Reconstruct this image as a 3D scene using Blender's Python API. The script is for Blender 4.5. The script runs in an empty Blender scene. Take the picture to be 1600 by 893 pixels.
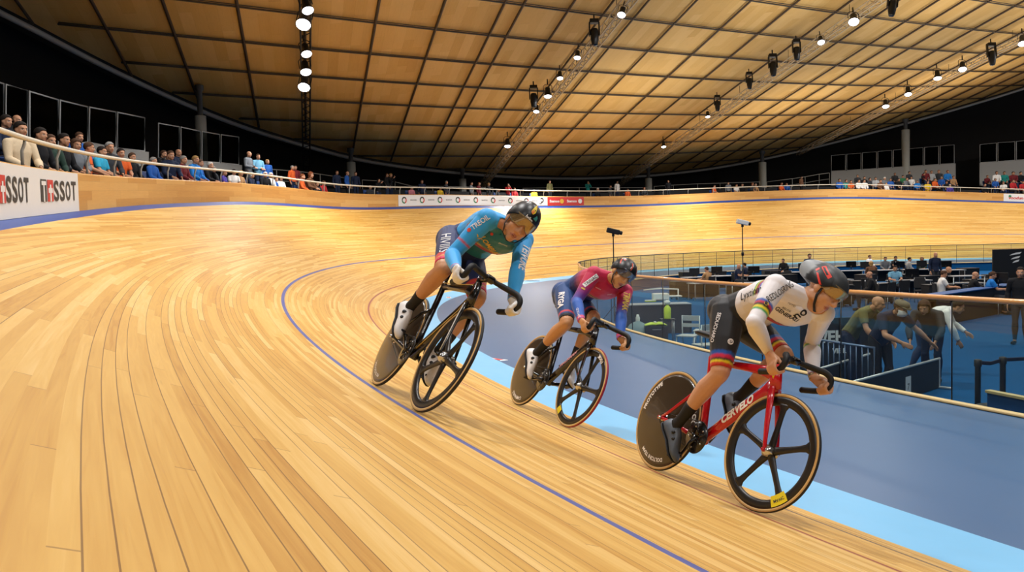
import bpy, bmesh, math, random
import numpy as np
from mathutils import Vector, Matrix
from mathutils.bvhtree import BVHTree
random.seed(7); RNG = np.random.default_rng(7)
SC = bpy.context.scene; COL = SC.collection
PI = math.pi
# ------------------------------------------------------------------ survey of the place
F0, HC = 1303.13, 2.0090
X0, Y0, A0 = 6.1278, -2.2565, 2.16413
KAP=[-0.01684,-0.01892,-0.01982,-0.01985,-0.02583,-0.02836,-0.02842,-0.02949,-0.03095,-0.03167,-0.03113,-0.02973,-0.02808,-0.02623,-0.02427,-0.02225,-0.02023]
BNK=[0.3277,0.3411,0.3961,0.4505,0.5331,0.5822,0.6882,0.7390,0.7860,0.8519,0.8769,0.7731,0.6489,0.5477,0.4641,0.3913,0.3226]
ZIN=[0.283,0.258,0.306,0.318,0.270,0.207,0.182,0.207,0.238,0.262,0.264,0.247,0.232,0.218,0.207,0.197,0.187]
DWK=[-1.368,-1.096,-0.605,0.033,0.257,0.081,-0.093,-0.230,-0.249,-0.180,-0.110,-0.155,-0.174,-0.138,-0.085,-0.033,0.017]
W0, HWALL, SAG, BWID, GWID = 6.4528, 0.604, 0.0318, 0.1776, 0.7428
ST, RD, BK = 2.6508, 0.9918, 0.3202
CR=np.array([0.999728,-0.001160,-0.023308]); CU=np.array([0.023336,0.049710,0.998491]); CF=np.array([0.0,0.998763,-0.049724])
CAM=np.array([0,0,HC])
kn=np.linspace(0,128,17); ss=np.arange(0,128,.4)
def sm15(a): return np.convolve(np.pad(a,7,mode='edge'),np.ones(15)/15,'valid')
_k=np.interp(ss,kn,KAP); BE=sm15(np.interp(ss,kn,BNK)); ZI=sm15(np.interp(ss,kn,ZIN)); DW=sm15(np.interp(ss,kn,DWK))
AN=A0+np.cumsum(_k)*.4-_k*.2
PX=X0+np.cumsum(np.cos(AN))*.4; PY=Y0+np.cumsum(np.sin(AN))*.4
# extend behind the camera in a straight line
nb=45; bk=np.arange(nb,0,-1)*.4
PX=np.concatenate([PX[0]-bk*math.cos(AN[0]),PX]); PY=np.concatenate([PY[0]-bk*math.sin(AN[0]),PY])
pad=lambda a:np.concatenate([np.full(nb,a[0]),a])
AN,BE,ZI,DW=pad(AN),pad(BE),pad(ZI),pad(DW)
NX,NY=-np.sin(AN),np.cos(AN); S=np.arange(len(PX))*.4-(nb-1)*.4
NS=len(S)
def at(a,s): return np.interp(s,S,a)
def surf(s,o,dz=0.):
    b=at(BE,s); r=math.cos(b)*o; h=math.sin(b)*(o-SAG*o*(W0-o)*4/W0)
    if o<0: r=o; h=o*.12
    return np.array([at(PX,s)+at(NX,s)*r,at(PY,s)+at(NY,s)*r,at(ZI,s)+h+dz])
def flat(s,o,z): return np.array([at(PX,s)+at(NX,s)*o,at(PY,s)+at(NY,s)*o,z])
def wid(s): return W0+at(DW,s)
def ray(px,py): return CF*F0+CR*(px-800)-CU*(py-446.5)
def at_z(px,py,z): v=ray(px,py); return CAM+v*((z-HC)/v[2])
def at_d(px,py,dep): return CAM+ray(px,py)*(dep/F0)
def cyl(px,py,o,wall=False,smin=-99):
    v=ray(px,py); oo=(np.cos(BE)*(W0+DW)+o) if wall else np.full(NS,o)
    qx=PX+NX*oo; qy=PY+NY*oo; c=qx*v[1]-qy*v[0]
    for i in range(NS-1):
        if c[i]*c[i+1]<=0 and qy[i]*v[1]+qx[i]*v[0]>0 and S[i]>smin:
            f=c[i]/(c[i]-c[i+1]); p=(qx[i]+f*(qx[i+1]-qx[i]),qy[i]+f*(qy[i+1]-qy[i]))
            return S[i]+.4*f, CAM+v*(math.hypot(*p)/math.hypot(v[0],v[1]))
    return None
# ------------------------------------------------------------------ materials
def srgb(h):
    if isinstance(h,str):
        h=h.lstrip('#'); c=[int(h[i:i+2],16)/255 for i in (0,2,4)]
    else: c=h
    return tuple((x/12.92 if x<=.04045 else ((x+.055)/1.055)**2.4) for x in c)
MATS={}
def mat(name,col,rough=.55,metal=0.,spec=.5,var=.08,scale=25.,coat=0.,emit=0.,ecol=None,bump=0.):
    if name in MATS: return MATS[name]
    m=bpy.data.materials.new(name); m.use_nodes=True; nt=m.node_tree; b=nt.nodes['Principled BSDF']
    c=srgb(col)
    b.inputs['Roughness'].default_value=rough; b.inputs['Metallic'].default_value=metal
    b.inputs['Specular IOR Level'].default_value=spec; b.inputs['Coat Weight'].default_value=coat
    if emit:
        b.inputs['Emission Color'].default_value=(*srgb(ecol or col),1); b.inputs['Emission Strength'].default_value=emit
    tc=nt.nodes.new('ShaderNodeTexCoord'); n=nt.nodes.new('ShaderNodeTexNoise'); n.inputs['Scale'].default_value=scale; n.inputs['Detail'].default_value=3
    mx=nt.nodes.new('ShaderNodeMix'); mx.data_type='RGBA'
    mx.inputs['A'].default_value=(*[x*(1-var) for x in c],1); mx.inputs['B'].default_value=(*[min(1,x*(1+var)) for x in c],1)
    nt.links.new(tc.outputs['Object'],n.inputs['Vector']); nt.links.new(n.outputs['Fac'],mx.inputs['Factor']); nt.links.new(mx.outputs['Result'],b.inputs['Base Color'])
    if bump:
        bp=nt.nodes.new('ShaderNodeBump'); bp.inputs['Strength'].default_value=bump; bp.inputs['Distance'].default_value=.01
        nt.links.new(n.outputs['Fac'],bp.inputs['Height']); nt.links.new(bp.outputs['Normal'],b.inputs['Normal'])
    m.diffuse_color=(*c,1); MATS[name]=m; return m
def vcol_mat(name,rough=.5,spec=.4,sheen=0.,fine=.05,scale=120.):
    m=bpy.data.materials.new(name); m.use_nodes=True; nt=m.node_tree; b=nt.nodes['Principled BSDF']
    a=nt.nodes.new('ShaderNodeAttribute'); a.attribute_name='Col'
    tc=nt.nodes.new('ShaderNodeTexCoord'); n=nt.nodes.new('ShaderNodeTexNoise'); n.inputs['Scale'].default_value=scale
    nt.links.new(tc.outputs['Object'],n.inputs['Vector'])
    mr=nt.nodes.new('ShaderNodeMapRange'); mr.inputs['To Min'].default_value=1-fine; mr.inputs['To Max'].default_value=1+fine
    nt.links.new(n.outputs['Fac'],mr.inputs['Value'])
    mx=nt.nodes.new('ShaderNodeMix'); mx.data_type='RGBA'; mx.blend_type='MULTIPLY'; mx.inputs['Factor'].default_value=1
    nt.links.new(a.outputs['Color'],mx.inputs['A']); nt.links.new(mr.outputs['Result'],mx.inputs['B']); nt.links.new(mx.outputs['Result'],b.inputs['Base Color'])
    b.inputs['Roughness'].default_value=rough; b.inputs['Specular IOR Level'].default_value=spec; b.inputs['Sheen Weight'].default_value=sheen
    MATS[name]=m; return m
def glass_mat(name,tint,refl=.04,rough=.02,ior=1.45,g_=.9):
    m=bpy.data.materials.new(name); m.use_nodes=True; nt=m.node_tree; nt.nodes.clear()
    o=nt.nodes.new('ShaderNodeOutputMaterial'); t=nt.nodes.new('ShaderNodeBsdfTransparent'); g=nt.nodes.new('ShaderNodeBsdfGlossy'); mx=nt.nodes.new('ShaderNodeMixShader'); fr=nt.nodes.new('ShaderNodeFresnel')
    ad=nt.nodes.new('ShaderNodeMath'); ad.operation='ADD'; ad.inputs[1].default_value=refl
    t.inputs['Color'].default_value=(*srgb(tint),1); g.inputs['Roughness'].default_value=rough; g.inputs['Color'].default_value=(g_,g_,g_,1); fr.inputs['IOR'].default_value=ior
    nt.links.new(fr.outputs[0],ad.inputs[0]); ge=nt.nodes.new('ShaderNodeNewGeometry'); bf=mth(nt,'SUBTRACT',1.,ge.outputs['Backfacing']); nt.links.new(mth(nt,'MULTIPLY',ad.outputs[0],bf,True),mx.inputs[0]); nt.links.new(t.outputs[0],mx.inputs[1]); nt.links.new(g.outputs[0],mx.inputs[2]); nt.links.new(mx.outputs[0],o.inputs['Surface'])
    MATS[name]=m; return m
def nd(nt,t,**k):
    n=nt.nodes.new(t)
    for a,b in k.items(): setattr(n,a,b)
    return n
def mth(nt,op,a,b=None,clamp=False):
    n=nt.nodes.new('ShaderNodeMath'); n.operation=op; n.use_clamp=clamp
    for i,v in enumerate((a,b)):
        if v is None: continue
        if isinstance(v,(int,float)): n.inputs[i].default_value=v
        else: nt.links.new(v,n.inputs[i])
    return n.outputs[0]
def mixc(nt,f,a,b):
    n=nt.nodes.new('ShaderNodeMix'); n.data_type='RGBA'
    for k,v in (('Factor',f),('A',a),('B',b)):
        if isinstance(v,(int,float)): n.inputs[k].default_value=v
        elif isinstance(v,tuple): n.inputs[k].default_value=(*v,1)
        else: nt.links.new(v,n.inputs[k])
    return n.outputs['Result']
def plank_mat(name,cols,pw=.045,pl=2.6,rough=.33,lines=(),gap=1.,coat=.0,scuff=.55,spec=.5):
    """boards running along UV.x (metres), laid side by side along UV.y"""
    m=bpy.data.materials.new(name); m.use_nodes=True; nt=m.node_tree; b=nt.nodes['Principled BSDF']
    uv=nd(nt,'ShaderNodeUVMap'); uv.uv_map='UVMap'
    sp=nd(nt,'ShaderNodeSeparateXYZ'); nt.links.new(uv.outputs[0],sp.inputs[0]); u,v=sp.outputs[0],sp.outputs[1]
    vi=mth(nt,'DIVIDE',v,pw); pid=mth(nt,'FLOOR',vi); fv=mth(nt,'FRACT',vi)
    wn=nd(nt,'ShaderNodeTexWhiteNoise'); wn.noise_dimensions='1D'; nt.links.new(pid,wn.inputs['W'])
    ui=mth(nt,'ADD',mth(nt,'DIVIDE',u,pl),mth(nt,'MULTIPLY',wn.outputs['Value'],7.3)); bid=mth(nt,'FLOOR',ui); fu=mth(nt,'FRACT',ui)
    cb=nd(nt,'ShaderNodeCombineXYZ'); nt.links.new(pid,cb.inputs[0]); nt.links.new(bid,cb.inputs[1])
    w2=nd(nt,'ShaderNodeTexWhiteNoise'); w2.noise_dimensions='2D'; nt.links.new(cb.outputs[0],w2.inputs['Vector'])
    # grain
    cg=nd(nt,'ShaderNodeCombineXYZ'); nt.links.new(mth(nt,'MULTIPLY',u,1.6),cg.inputs[0]); nt.links.new(mth(nt,'MULTIPLY',v,38.),cg.inputs[1]); nt.links.new(mth(nt,'MULTIPLY',w2.outputs['Value'],40.),cg.inputs[2])
    gn=nd(nt,'ShaderNodeTexNoise'); gn.inputs['Scale'].default_value=1.; gn.inputs['Detail'].default_value=5; gn.inputs['Distortion'].default_value=1.4; nt.links.new(cg.outputs[0],gn.inputs['Vector'])
    c2=nd(nt,'ShaderNodeCombineXYZ'); nt.links.new(mth(nt,'MULTIPLY',u,.22),c2.inputs[0]); nt.links.new(mth(nt,'MULTIPLY',v,1.6),c2.inputs[1])
    bn=nd(nt,'ShaderNodeTexNoise'); bn.inputs['Scale'].default_value=1.; bn.inputs['Detail'].default_value=3; nt.links.new(c2.outputs[0],bn.inputs['Vector'])
    t=mth(nt,'ADD',mth(nt,'ADD',mth(nt,'MULTIPLY',w2.outputs['Value'],.34),mth(nt,'MULTIPLY',gn.outputs['Fac'],.42)),mth(nt,'ADD',.04,mth(nt,'MULTIPLY',bn.outputs['Fac'],.30)))
    rp=nd(nt,'ShaderNodeValToRGB'); el=rp.color_ramp.elements
    el[0].position=.28; el[0].color=(*srgb(cols[0]),1); el[1].position=.80; el[1].color=(*srgb(cols[-1]),1)
    for i,cc in enumerate(cols[1:-1]): e=el.new(.28+.52*(i+1)/(len(cols)-1)); e.color=(*srgb(cc),1)
    nt.links.new(t,rp.inputs['Fac']); c=rp.outputs['Color']
    # scuffs: short dark streaks along the boards
    c3=nd(nt,'ShaderNodeCombineXYZ'); nt.links.new(mth(nt,'MULTIPLY',u,1.1),c3.inputs[0]); nt.links.new(mth(nt,'MULTIPLY',v,26.),c3.inputs[1])
    sn=nd(nt,'ShaderNodeTexNoise'); sn.inputs['Scale'].default_value=1.7; sn.inputs['Detail'].default_value=2; nt.links.new(c3.outputs[0],sn.inputs['Vector'])
    sc=mth(nt,'MULTIPLY',mth(nt,'SUBTRACT',sn.outputs['Fac'],.70),7.,True)
    c=mixc(nt,mth(nt,'MULTIPLY',sc,scuff),c,srgb('#8a5f33'))
    # joints: an open gap beside roughly every other board, end joints
    d1=mth(nt,'LESS_THAN',fv,.07*gap); hit=mth(nt,'GREATER_THAN',wn.outputs['Value'],.45); j=mth(nt,'MULTIPLY',d1,hit)
    d2=mth(nt,'LESS_THAN',fu,.0022); j=mth(nt,'MAXIMUM',mth(nt,'MULTIPLY',j,.72),mth(nt,'MULTIPLY',d2,.5))
    c=mixc(nt,j,c,srgb('#5f3a1a'))
    for (o,wd,cc) in lines:
        f=mth(nt,'LESS_THAN',mth(nt,'ABSOLUTE',mth(nt,'SUBTRACT',v,o)),wd/2)
        fw=mth(nt,'MULTIPLY',f,mth(nt,'SUBTRACT',1.05,mth(nt,'MULTIPLY',gn.outputs['Fac'],.35)),True)
        c=mixc(nt,fw,c,srgb(cc))
    nt.links.new(c,b.inputs['Base Color'])
    nt.links.new(mth(nt,'ADD',rough-.08,mth(nt,'MULTIPLY',gn.outputs['Fac'],.16)),b.inputs['Roughness'])
    b.inputs['Specular IOR Level'].default_value=spec; b.inputs['Coat Weight'].default_value=coat; b.inputs['Coat Roughness'].default_value=.22
    bp=nd(nt,'ShaderNodeBump'); bp.inputs['Strength'].default_value=.15; bp.inputs['Distance'].default_value=.004; nt.links.new(mth(nt,'SUBTRACT',gn.outputs['Fac'],j),bp.inputs['Height']); nt.links.new(bp.outputs[0],b.inputs['Normal'])
    MATS[name]=m; return m
# ------------------------------------------------------------------ mesh building
class MB:
    def __init__(s): s.v=[]; s.f=[]; s.uv=[]; s.sm=[]; s.mi=[]; s.cur=0
    def add(s,vs,fs,smooth=False,uvs=None):
        b=len(s.v); s.v+= [tuple(map(float,p)) for p in vs]
        for k,f in enumerate(fs):
            s.f.append(tuple(b+i for i in f)); s.sm.append(smooth); s.mi.append(s.cur)
            s.uv.append([uvs[i] for i in f] if uvs is not None else None)
        return s
    def box(s,c,d,M=None,bev=0.):
        dx,dy,dz=[q/2 for q in d]
        if bev>0:
            bm=bmesh.new(); bmesh.ops.create_cube(bm,size=1); bmesh.ops.scale(bm,vec=d,verts=bm.verts)
            bmesh.ops.bevel(bm,geom=bm.edges[:],offset=bev,segments=2,affect='EDGES',profile=.6)
            bm.verts.index_update(); vs=[tuple(v.co) for v in bm.verts]; fs=[tuple(v.index for v in f.verts) for f in bm.faces]; bm.free()
        else:
            vs=[(x*dx,y*dy,z*dz) for x in(-1,1) for y in(-1,1) for z in(-1,1)]
            fs=[(0,1,3,2),(4,6,7,5),(0,4,5,1),(2,3,7,6),(0,2,6,4),(1,5,7,3)]
        vs=[Vector(v) for v in vs]
        if M is not None: vs=[M@v for v in vs]
        return s.add([v+Vector(c) for v in vs],fs)
    def rings(s,R,caps=True,smooth=True,closed=False,uvs=None):
        n=len(R[0]); vs=[p for r in R for p in r]; fs=[]; m=len(R)
        for i in range(m if closed else m-1):
            a=i*n; b=((i+1)%m)*n
            for j in range(n): fs.append((a+j,a+(j+1)%n,b+(j+1)%n,b+j))
        if caps and not closed:
            fs.append(tuple(range(n-1,-1,-1))); fs.append(tuple((m-1)*n+j for j in range(n)))
        return s.add(vs,fs,smooth)
    def tube(s,P,r,n=10,caps=True,closed=False,sq=None,up=None):
        """sweep along P; r a number, list, or list of (rx,ry)"""
        P=[np.array(p,float) for p in P]; m=len(P); R=[]
        T=[]
        for i in range(m):
            if closed: t=P[(i+1)%m]-P[i-1]
            else: t=P[min(i+1,m-1)]-P[max(i-1,0)]
            T.append(t/(np.linalg.norm(t)+1e-12))
        u=np.array(up if up is not None else ([0,0,1] if abs(T[0][2])<.9 else [1,0,0]),float)
        u-=T[0]*(u@T[0]); u/=np.linalg.norm(u)
        for i in range(m):
            u=u-T[i]*(u@T[i]); u/=np.linalg.norm(u)+1e-12; w=np.cross(T[i],u)
            rr=r[i] if isinstance(r,(list,tuple)) and not (len(r)==2 and m!=2 and isinstance(r,tuple)) else r
            rx,ry=rr if isinstance(rr,(tuple,list)) else (rr,rr)
            ring=[]
            for j in range(n):
                a=2*PI*j/n; c,q=math.cos(a),math.sin(a)
                if sq: c=math.copysign(abs(c)**sq,c); q=math.copysign(abs(q)**sq,q)
                ring.append(P[i]+u*(rx*c)+w*(ry*q))
            R.append(ring)
        return s.rings(R,caps,True,closed)
    def lathe(s,prof,c=(0,0,0),ax=(0,0,1),n=24,caps=False):
        a=Vector(ax).normalized(); u=a.orthogonal().normalized(); w=a.cross(u); c=Vector(c); R=[]
        for (r,h) in prof: R.append([c+a*h+(u*math.cos(2*PI*j/n)+w*math.sin(2*PI*j/n))*r for j in range(n)])
        return s.rings(R,caps)
    def ball(s,c,r,n=12,m=8,M=None):
        r=r if isinstance(r,(tuple,list)) else (r,r,r); R=[]
        for i in range(m+1):
            t=PI*i/m; st=max(math.sin(t),.02)
            R.append([(Vector((r[0]*st*math.cos(2*PI*j/n),r[1]*st*math.sin(2*PI*j/n),r[2]*math.cos(t)))) for j in range(n)])
        R=[[((M@p) if M is not None else p)+Vector(c) for p in q] for q in R]
        R=[[p for p in reversed(q)] for q in R]
        return s.rings(R)
    def build(s,name,m=None,parent=None,loc=None):
        me=bpy.data.meshes.new(name); me.from_pydata(s.v,[],s.f)
        if any(u is not None for u in s.uv):
            l=me.uv_layers.new(name='UVMap'); k=0
            for f,u in zip(s.f,s.uv):
                for i in range(len(f)):
                    if u is not None: l.data[k].uv=u[i]
                    k+=1
        me.polygons.foreach_set('use_smooth',s.sm)
        o=bpy.data.objects.new(name,me); COL.objects.link(o)
        ms=m if isinstance(m,(list,tuple)) else [m]
        for q in ms:
            if q is not None: me.materials.append(q)
        if len(ms)>1: me.polygons.foreach_set('material_index',s.mi)
        if parent is not None: o.parent=parent
        if loc is not None: o.location=loc
        return o
def empty(name,loc=(0,0,0),M=None):
    o=bpy.data.objects.new(name,None); COL.objects.link(o); o.empty_display_size=.1
    if M is not None: o.matrix_world=M
    else: o.location=loc
    return o
def tag(o,label=None,cat=None,group=None,kind=None):
    for k,v in (('label',label),('category',cat),('group',group),('kind',kind)):
        if v: o[k]=v
    return o
def struct(o): o['kind']='structure'; return o
def copy_tree(o,parent=None):
    c=o.copy(); COL.objects.link(c)
    if parent is not None: c.parent=parent; c.matrix_parent_inverse=Matrix()
    for ch in [q for q in o.children]: copy_tree(ch,c)
    return c
def strip(name,rows,m,uvs=None,parent=None,smooth=True,thick=0.):
    """grid mesh from rows of points"""
    a=MB(); n=len(rows[0]); vs=[p for r in rows for p in r]
    fs=[(i*n+j,i*n+j+1,(i+1)*n+j+1,(i+1)*n+j) for i in range(len(rows)-1) for j in range(n-1)]
    a.add(vs,fs,smooth,[q for r in uvs for q in r] if uvs else None)
    return a.build(name,m,parent)
def text_mesh(body,size=1.,bold=0.,shear=0.,sx=1.,align='CENTER'):
    cu=bpy.data.curves.new('lettering','FONT'); cu.body=body; cu.size=size; cu.offset=bold; cu.shear=shear; cu.align_x=align; cu.align_y='CENTER'; cu.resolution_u=3
    o=bpy.data.objects.new('lettering',cu); COL.objects.link(o)
    dg=bpy.context.evaluated_depsgraph_get(); me=bpy.data.meshes.new_from_object(o.evaluated_get(dg))
    bpy.data.objects.remove(o); bpy.data.curves.remove(cu)
    bm=bmesh.new(); bm.from_mesh(me); bpy.data.meshes.remove(me); bm.normal_update()
    bmesh.ops.triangulate(bm,faces=bm.faces[:])
    for _ in range(3):
        L=[e for e in bm.edges if e.calc_length()>size*.22]
        if not L: break
        bmesh.ops.subdivide_edges(bm,edges=L,cuts=1); bmesh.ops.triangulate(bm,faces=bm.faces[:])
    bm.verts.index_update()
    vs=[(v.co.x*sx,v.co.y) for v in bm.verts]; fs=[tuple(v.index for v in f.verts) for f in bm.faces]; bm.free()
    return vs,fs
def shape_mesh(pts,cuts=.02):
    """flat polygon -> triangulated 2D verts, faces"""
    bm=bmesh.new(); vv=[bm.verts.new((x,y,0)) for x,y in pts]; bm.faces.new(vv); bm.normal_update()
    bmesh.ops.triangulate(bm,faces=bm.faces[:])
    for _ in range(5):
        L=[e for e in bm.edges if e.calc_length()>cuts]
        if not L: break
        bmesh.ops.subdivide_edges(bm,edges=L,cuts=1); bmesh.ops.triangulate(bm,faces=bm.faces[:])
    bm.verts.index_update(); vs=[(v.co.x,v.co.y) for v in bm.verts]; fs=[tuple(v.index for v in f.verts) for f in bm.faces]; bm.free()
    return vs,fs
def rect(x0,y0,x1,y1): return [(x0,y0),(x1,y0),(x1,y1),(x0,y1)]
def circ(cx,cy,r,n=20): return [(cx+r*math.cos(2*PI*i/n),cy+r*math.sin(2*PI*i/n)) for i in range(n)]
def ringshape(cx,cy,r0,r1,a0=0,a1=2*PI,n=20):
    return [(cx+r1*math.cos(a0+(a1-a0)*i/n),cy+r1*math.sin(a0+(a1-a0)*i/n)) for i in range(n+1)]+[(cx+r0*math.cos(a1+(a0-a1)*i/n),cy+r0*math.sin(a1+(a0-a1)*i/n)) for i in range(n+1)]
# ================================================================== camera
cd=bpy.data.cameras.new('camera'); cam=bpy.data.objects.new('camera',cd); COL.objects.link(cam)
cd.sensor_width=36; cd.lens=F0/1600*36; cd.clip_end=400; cd.clip_start=.05
cam.matrix_world=Matrix(((CR[0],CU[0],-CF[0],0),(CR[1],CU[1],-CF[1],0),(CR[2],CU[2],-CF[2],HC),(0,0,0,1)))
SC.camera=cam
SC.view_settings.view_transform='Standard'; SC.view_settings.look='None'; SC.view_settings.gamma=1; SC.view_settings.exposure=0.12
try: SC.view_settings.use_curve_mapping=False
except Exception: pass
w=bpy.data.worlds.new('world'); SC.world=w; w.use_nodes=True
w.node_tree.nodes['Background'].inputs[0].default_value=(*srgb('#2a2c33'),1); w.node_tree.nodes['Background'].inputs[1].default_value=.25
# ================================================================== track
WOOD=['#b07b2e','#c69647','#d3a758','#dfb975']
m_track=plank_mat('pine_track',WOOD,rough=.5,spec=.3,lines=((ST,.052,'#214a9a'),(RD,.04,'#8d2f33'),(BK,.03,'#33364d')))
m_wall=plank_mat('pine_wall',['#b9823f','#cd9852','#dcae68'],pw=.16,pl=2.2,rough=.45,gap=.12,scuff=0.,spec=.3)
m_blueband=mat('blue_band_paint','#173f8a',.4,var=.07,scale=4)
m_cote=mat('light_blue_paint','#6fb4df',.42,var=.06,scale=3)
m_apron=mat('grey_blue_apron_paint','#375d86',.38,spec=.35,var=.06,scale=2)
m_steel=mat('brushed_steel','#b9babb',.35,metal=.75)
m_grey=mat('grey_paint','#85888a',.6)
m_black=mat('black_cloth','#06070a',.9,var=.2,scale=3)
m_dark=mat('dark_metal','#121317',.5,metal=.3)
m_white=mat('white_vinyl','#e3e2e0',.5,var=.03)
m_ink=mat('dark_grey_ink','#3a3835',.6)
m_redv=mat('red_vinyl','#c8322f',.5)
def ostrip(name,o0,o1,m,n,s0=-17,s1=111,z=None,dwide=True):
    rows=[];uv=[]
    ids=[i for i in range(NS) if s0<=S[i]<=s1]
    for i in ids:
        s=S[i]; a=o0(s) if callable(o0) else o0; b=o1(s) if callable(o1) else o1
        r=[];q=[]
        for j in range(n+1):
            o=a+(b-a)*j/n; r.append(surf(s,o)); q.append((s,o))
        rows.append(r);uv.append(q)
    return strip(name,rows,m,uv)
struct(ostrip('floor_track',0,lambda s:wid(s)-BWID,m_track,24))
struct(ostrip('trim_blue_band',lambda s:wid(s)-BWID,lambda s:wid(s)+.02,m_blueband,2))
struct(ostrip('trim_light_blue_band',-GWID,0,m_cote,3))
def fence_o(s): return float(np.interp(s,[-20,22,33,45,60,75,120],[-4.8,-4.85,-5.2,-4.6,-3.75,-3.3,-3.3]))
rows=[];uvq=[]
for i in range(NS):
    if not -17<=S[i]<=111: continue
    s=S[i]; a=surf(s,-GWID); f=flat(s,fence_o(s)-.12,0.0); rows.append([a+(f-a)*t for t in np.linspace(0,1,6)])
struct(strip('floor_safety_zone',rows,m_apron))
# outer wall: board face, cap, back
def outer(s,dz=0.,out=0.):
    p=surf(s,wid(s)); return p+np.array([at(NX,s)*out,at(NY,s)*out,dz])
rows=[];uvq=[]
for i in range(NS):
    if not -17<=S[i]<=111: continue
    s=S[i]; prof=[(0,-.03),(0,HWALL-.02),(.015,HWALL),(.07,HWALL),(.085,HWALL-.02),(.085,-.6)]
    rows.append([outer(s,b,a) for a,b in prof]); uvq.append([(s,b+a) for a,b in prof])
struct(strip('wall_outer',rows,m_wall,uvq,smooth=False))
# ---------------- seating stand behind the wall (stepped terrace), and dark hall wall
m_conc=mat('dark_concrete','#1b1c1f',.85,var=.15,scale=2)
def tiers(s): # (outward offset, height over wall top)
    return [(.1,-.62),(1.1,-.62),(1.1,-.28),(2.0,-.28),(2.0,.06),(2.9,.06),(2.9,.40),(6.8,.40)]
rows=[[outer(S[i],HWALL+b,a) for a,b in tiers(S[i])] for i in range(0,NS,2) if -17<=S[i]<=111]
struct(strip('floor_seating_terrace',rows,m_conc,smooth=False))
# ================================================================== ceiling
QC=[7.30645152e-04,1.05815084e-01,1.58949820e+01]; CA,SA=math.cos(math.radians(14)),math.sin(math.radians(14))
def ab(x,y): return -SA*x+CA*y, CA*x+SA*y
def xy(a,b): return -SA*a+CA*b, CA*a+SA*b
def cz(x,y): a,b=ab(x,y); return -.182*a+np.polyval(QC,b)
def chit(px,py):
    v=ray(px,py); v=v/np.linalg.norm(v); t=np.linspace(4,170,6000); P=CAM+t[:,None]*v; f=P[:,2]-cz(P[:,0],P[:,1]); return P[np.argmax(f>0)]
ringpx=[(5,5),(60,40),(120,75),(200,113),(250,137),(300,160),(350,181),(400,200),(480,222),(548,243),(640,257),(722,266),(800,272),(900,275),(1012,271),(1100,262),(1190,246),(1300,220),(1415,189),(1500,165),(1600,135)]
ringP=[chit(*q) for q in ringpx]
R2=[np.array(p[:2]) for p in ringP]
# continue the rim out of frame on both sides and around behind the camera
d0=R2[0]-R2[1]; d1=R2[-1]-R2[-2]
ext0=[np.array([-17.,21.]),np.array([-18.5,12.]),np.array([-18.,0.]),np.array([-14.,-12.]),np.array([-4.,-21.]),np.array([12.,-26.]),np.array([32.,-24.]),np.array([50.,-14.]),np.array([63.,4.]),np.array([66.,24.]),np.array([63.,44.]),np.array([55.,60.])]
RIM=R2+ext0[::-1]
def smooth_loop(P,n=160):
    P=np.array(P); d=np.hypot(*(np.roll(P,-1,0)-P).T); c=np.concatenate([[0],np.cumsum(d)]); Q=np.vstack([P,P[:1]])
    t=np.linspace(0,c[-1],n,endpoint=False); return np.stack([np.interp(t,c,Q[:,0]),np.interp(t,c,Q[:,1])],1)
RIM=smooth_loop(RIM,200)
for _ in range(4): RIM=(np.roll(RIM,1,0)+2*RIM+np.roll(RIM,-1,0))/4
cc=np.array([20.,22.])
rows=[]; uvq=[]
for k in range(len(RIM)+1):
    p=RIM[k%len(RIM)]; r=[];q=[]
    for t in np.linspace(.02,1,22):
        x,y=cc+(p-cc)*t; a,b=ab(x,y); r.append((x,y,cz(x,y)));q.append((a,b))
    rows.append(r);uvq.append(q)
m_ceil=plank_mat('ceiling_plywood',['#c99d58','#d6ad69','#dfb979'],pw=.42,pl=2.6,rough=.7,gap=.06,scuff=.1,spec=.2)
struct(strip('ceiling',[r for r in rows],m_ceil,uvq))
def inside(x,y):
    v=RIM-np.array([x,y]); w=np.roll(v,-1,0); return abs(np.sum(np.arctan2(v[:,0]*w[:,1]-v[:,1]*w[:,0],(v*w).sum(1))))>3
m_rib=mat('dark_rib_steel','#3b2a1e',.6,var=.1)
m_rib2=mat('grey_rib_steel','#4c443c',.6,var=.1)
def riblines(fun,rng):
    P=[]; segs=[]
    for t in rng:
        x,y=fun(t)
        if inside(x,y): P.append((x,y))
        elif P: segs.append(P); P=[]
    if P: segs.append(P)
    return segs
bl=[-14.2,-12.2,-10.2,-8.2,-6.15,-4.1,-1.85,.35,2.9,5.3,7.65,8.45,10.5,12.2,13.8,16.1,18.9,21.5,24.6,27.6,30.3,32.2,34.2,37,39.5,42.3,45,47.6,50.2,52.8,55.4]
A=MB()
for b in bl:
    for P in riblines(lambda t:xy(t,b),np.arange(-25,75,1.2)):
        if len(P)>2: A.tube([(x,y,cz(x,y)-.10) for x,y in P],(.055,.085) if False else .058,4)
ca2,sa2=math.cos(math.radians(54)),math.sin(math.radians(54))
struct(A.build('trim_long_rib',m_rib))
A=MB()
for k in range(-16,20):
    c=-28.3+2.62*k
    for P in riblines(lambda t:(c*ca2+t*sa2,-c*sa2+t*ca2),np.arange(-40,110,1.2)):
        if len(P)>2:
            A.tube([(x,y,cz(x,y)-.10) for x,y in P],.036,4); A.tube([(x+.16*ca2,y-.16*sa2,cz(x,y)-.08) for x,y in P],.02,4)
struct(A.build('trim_cross_rib',m_rib2))
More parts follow.
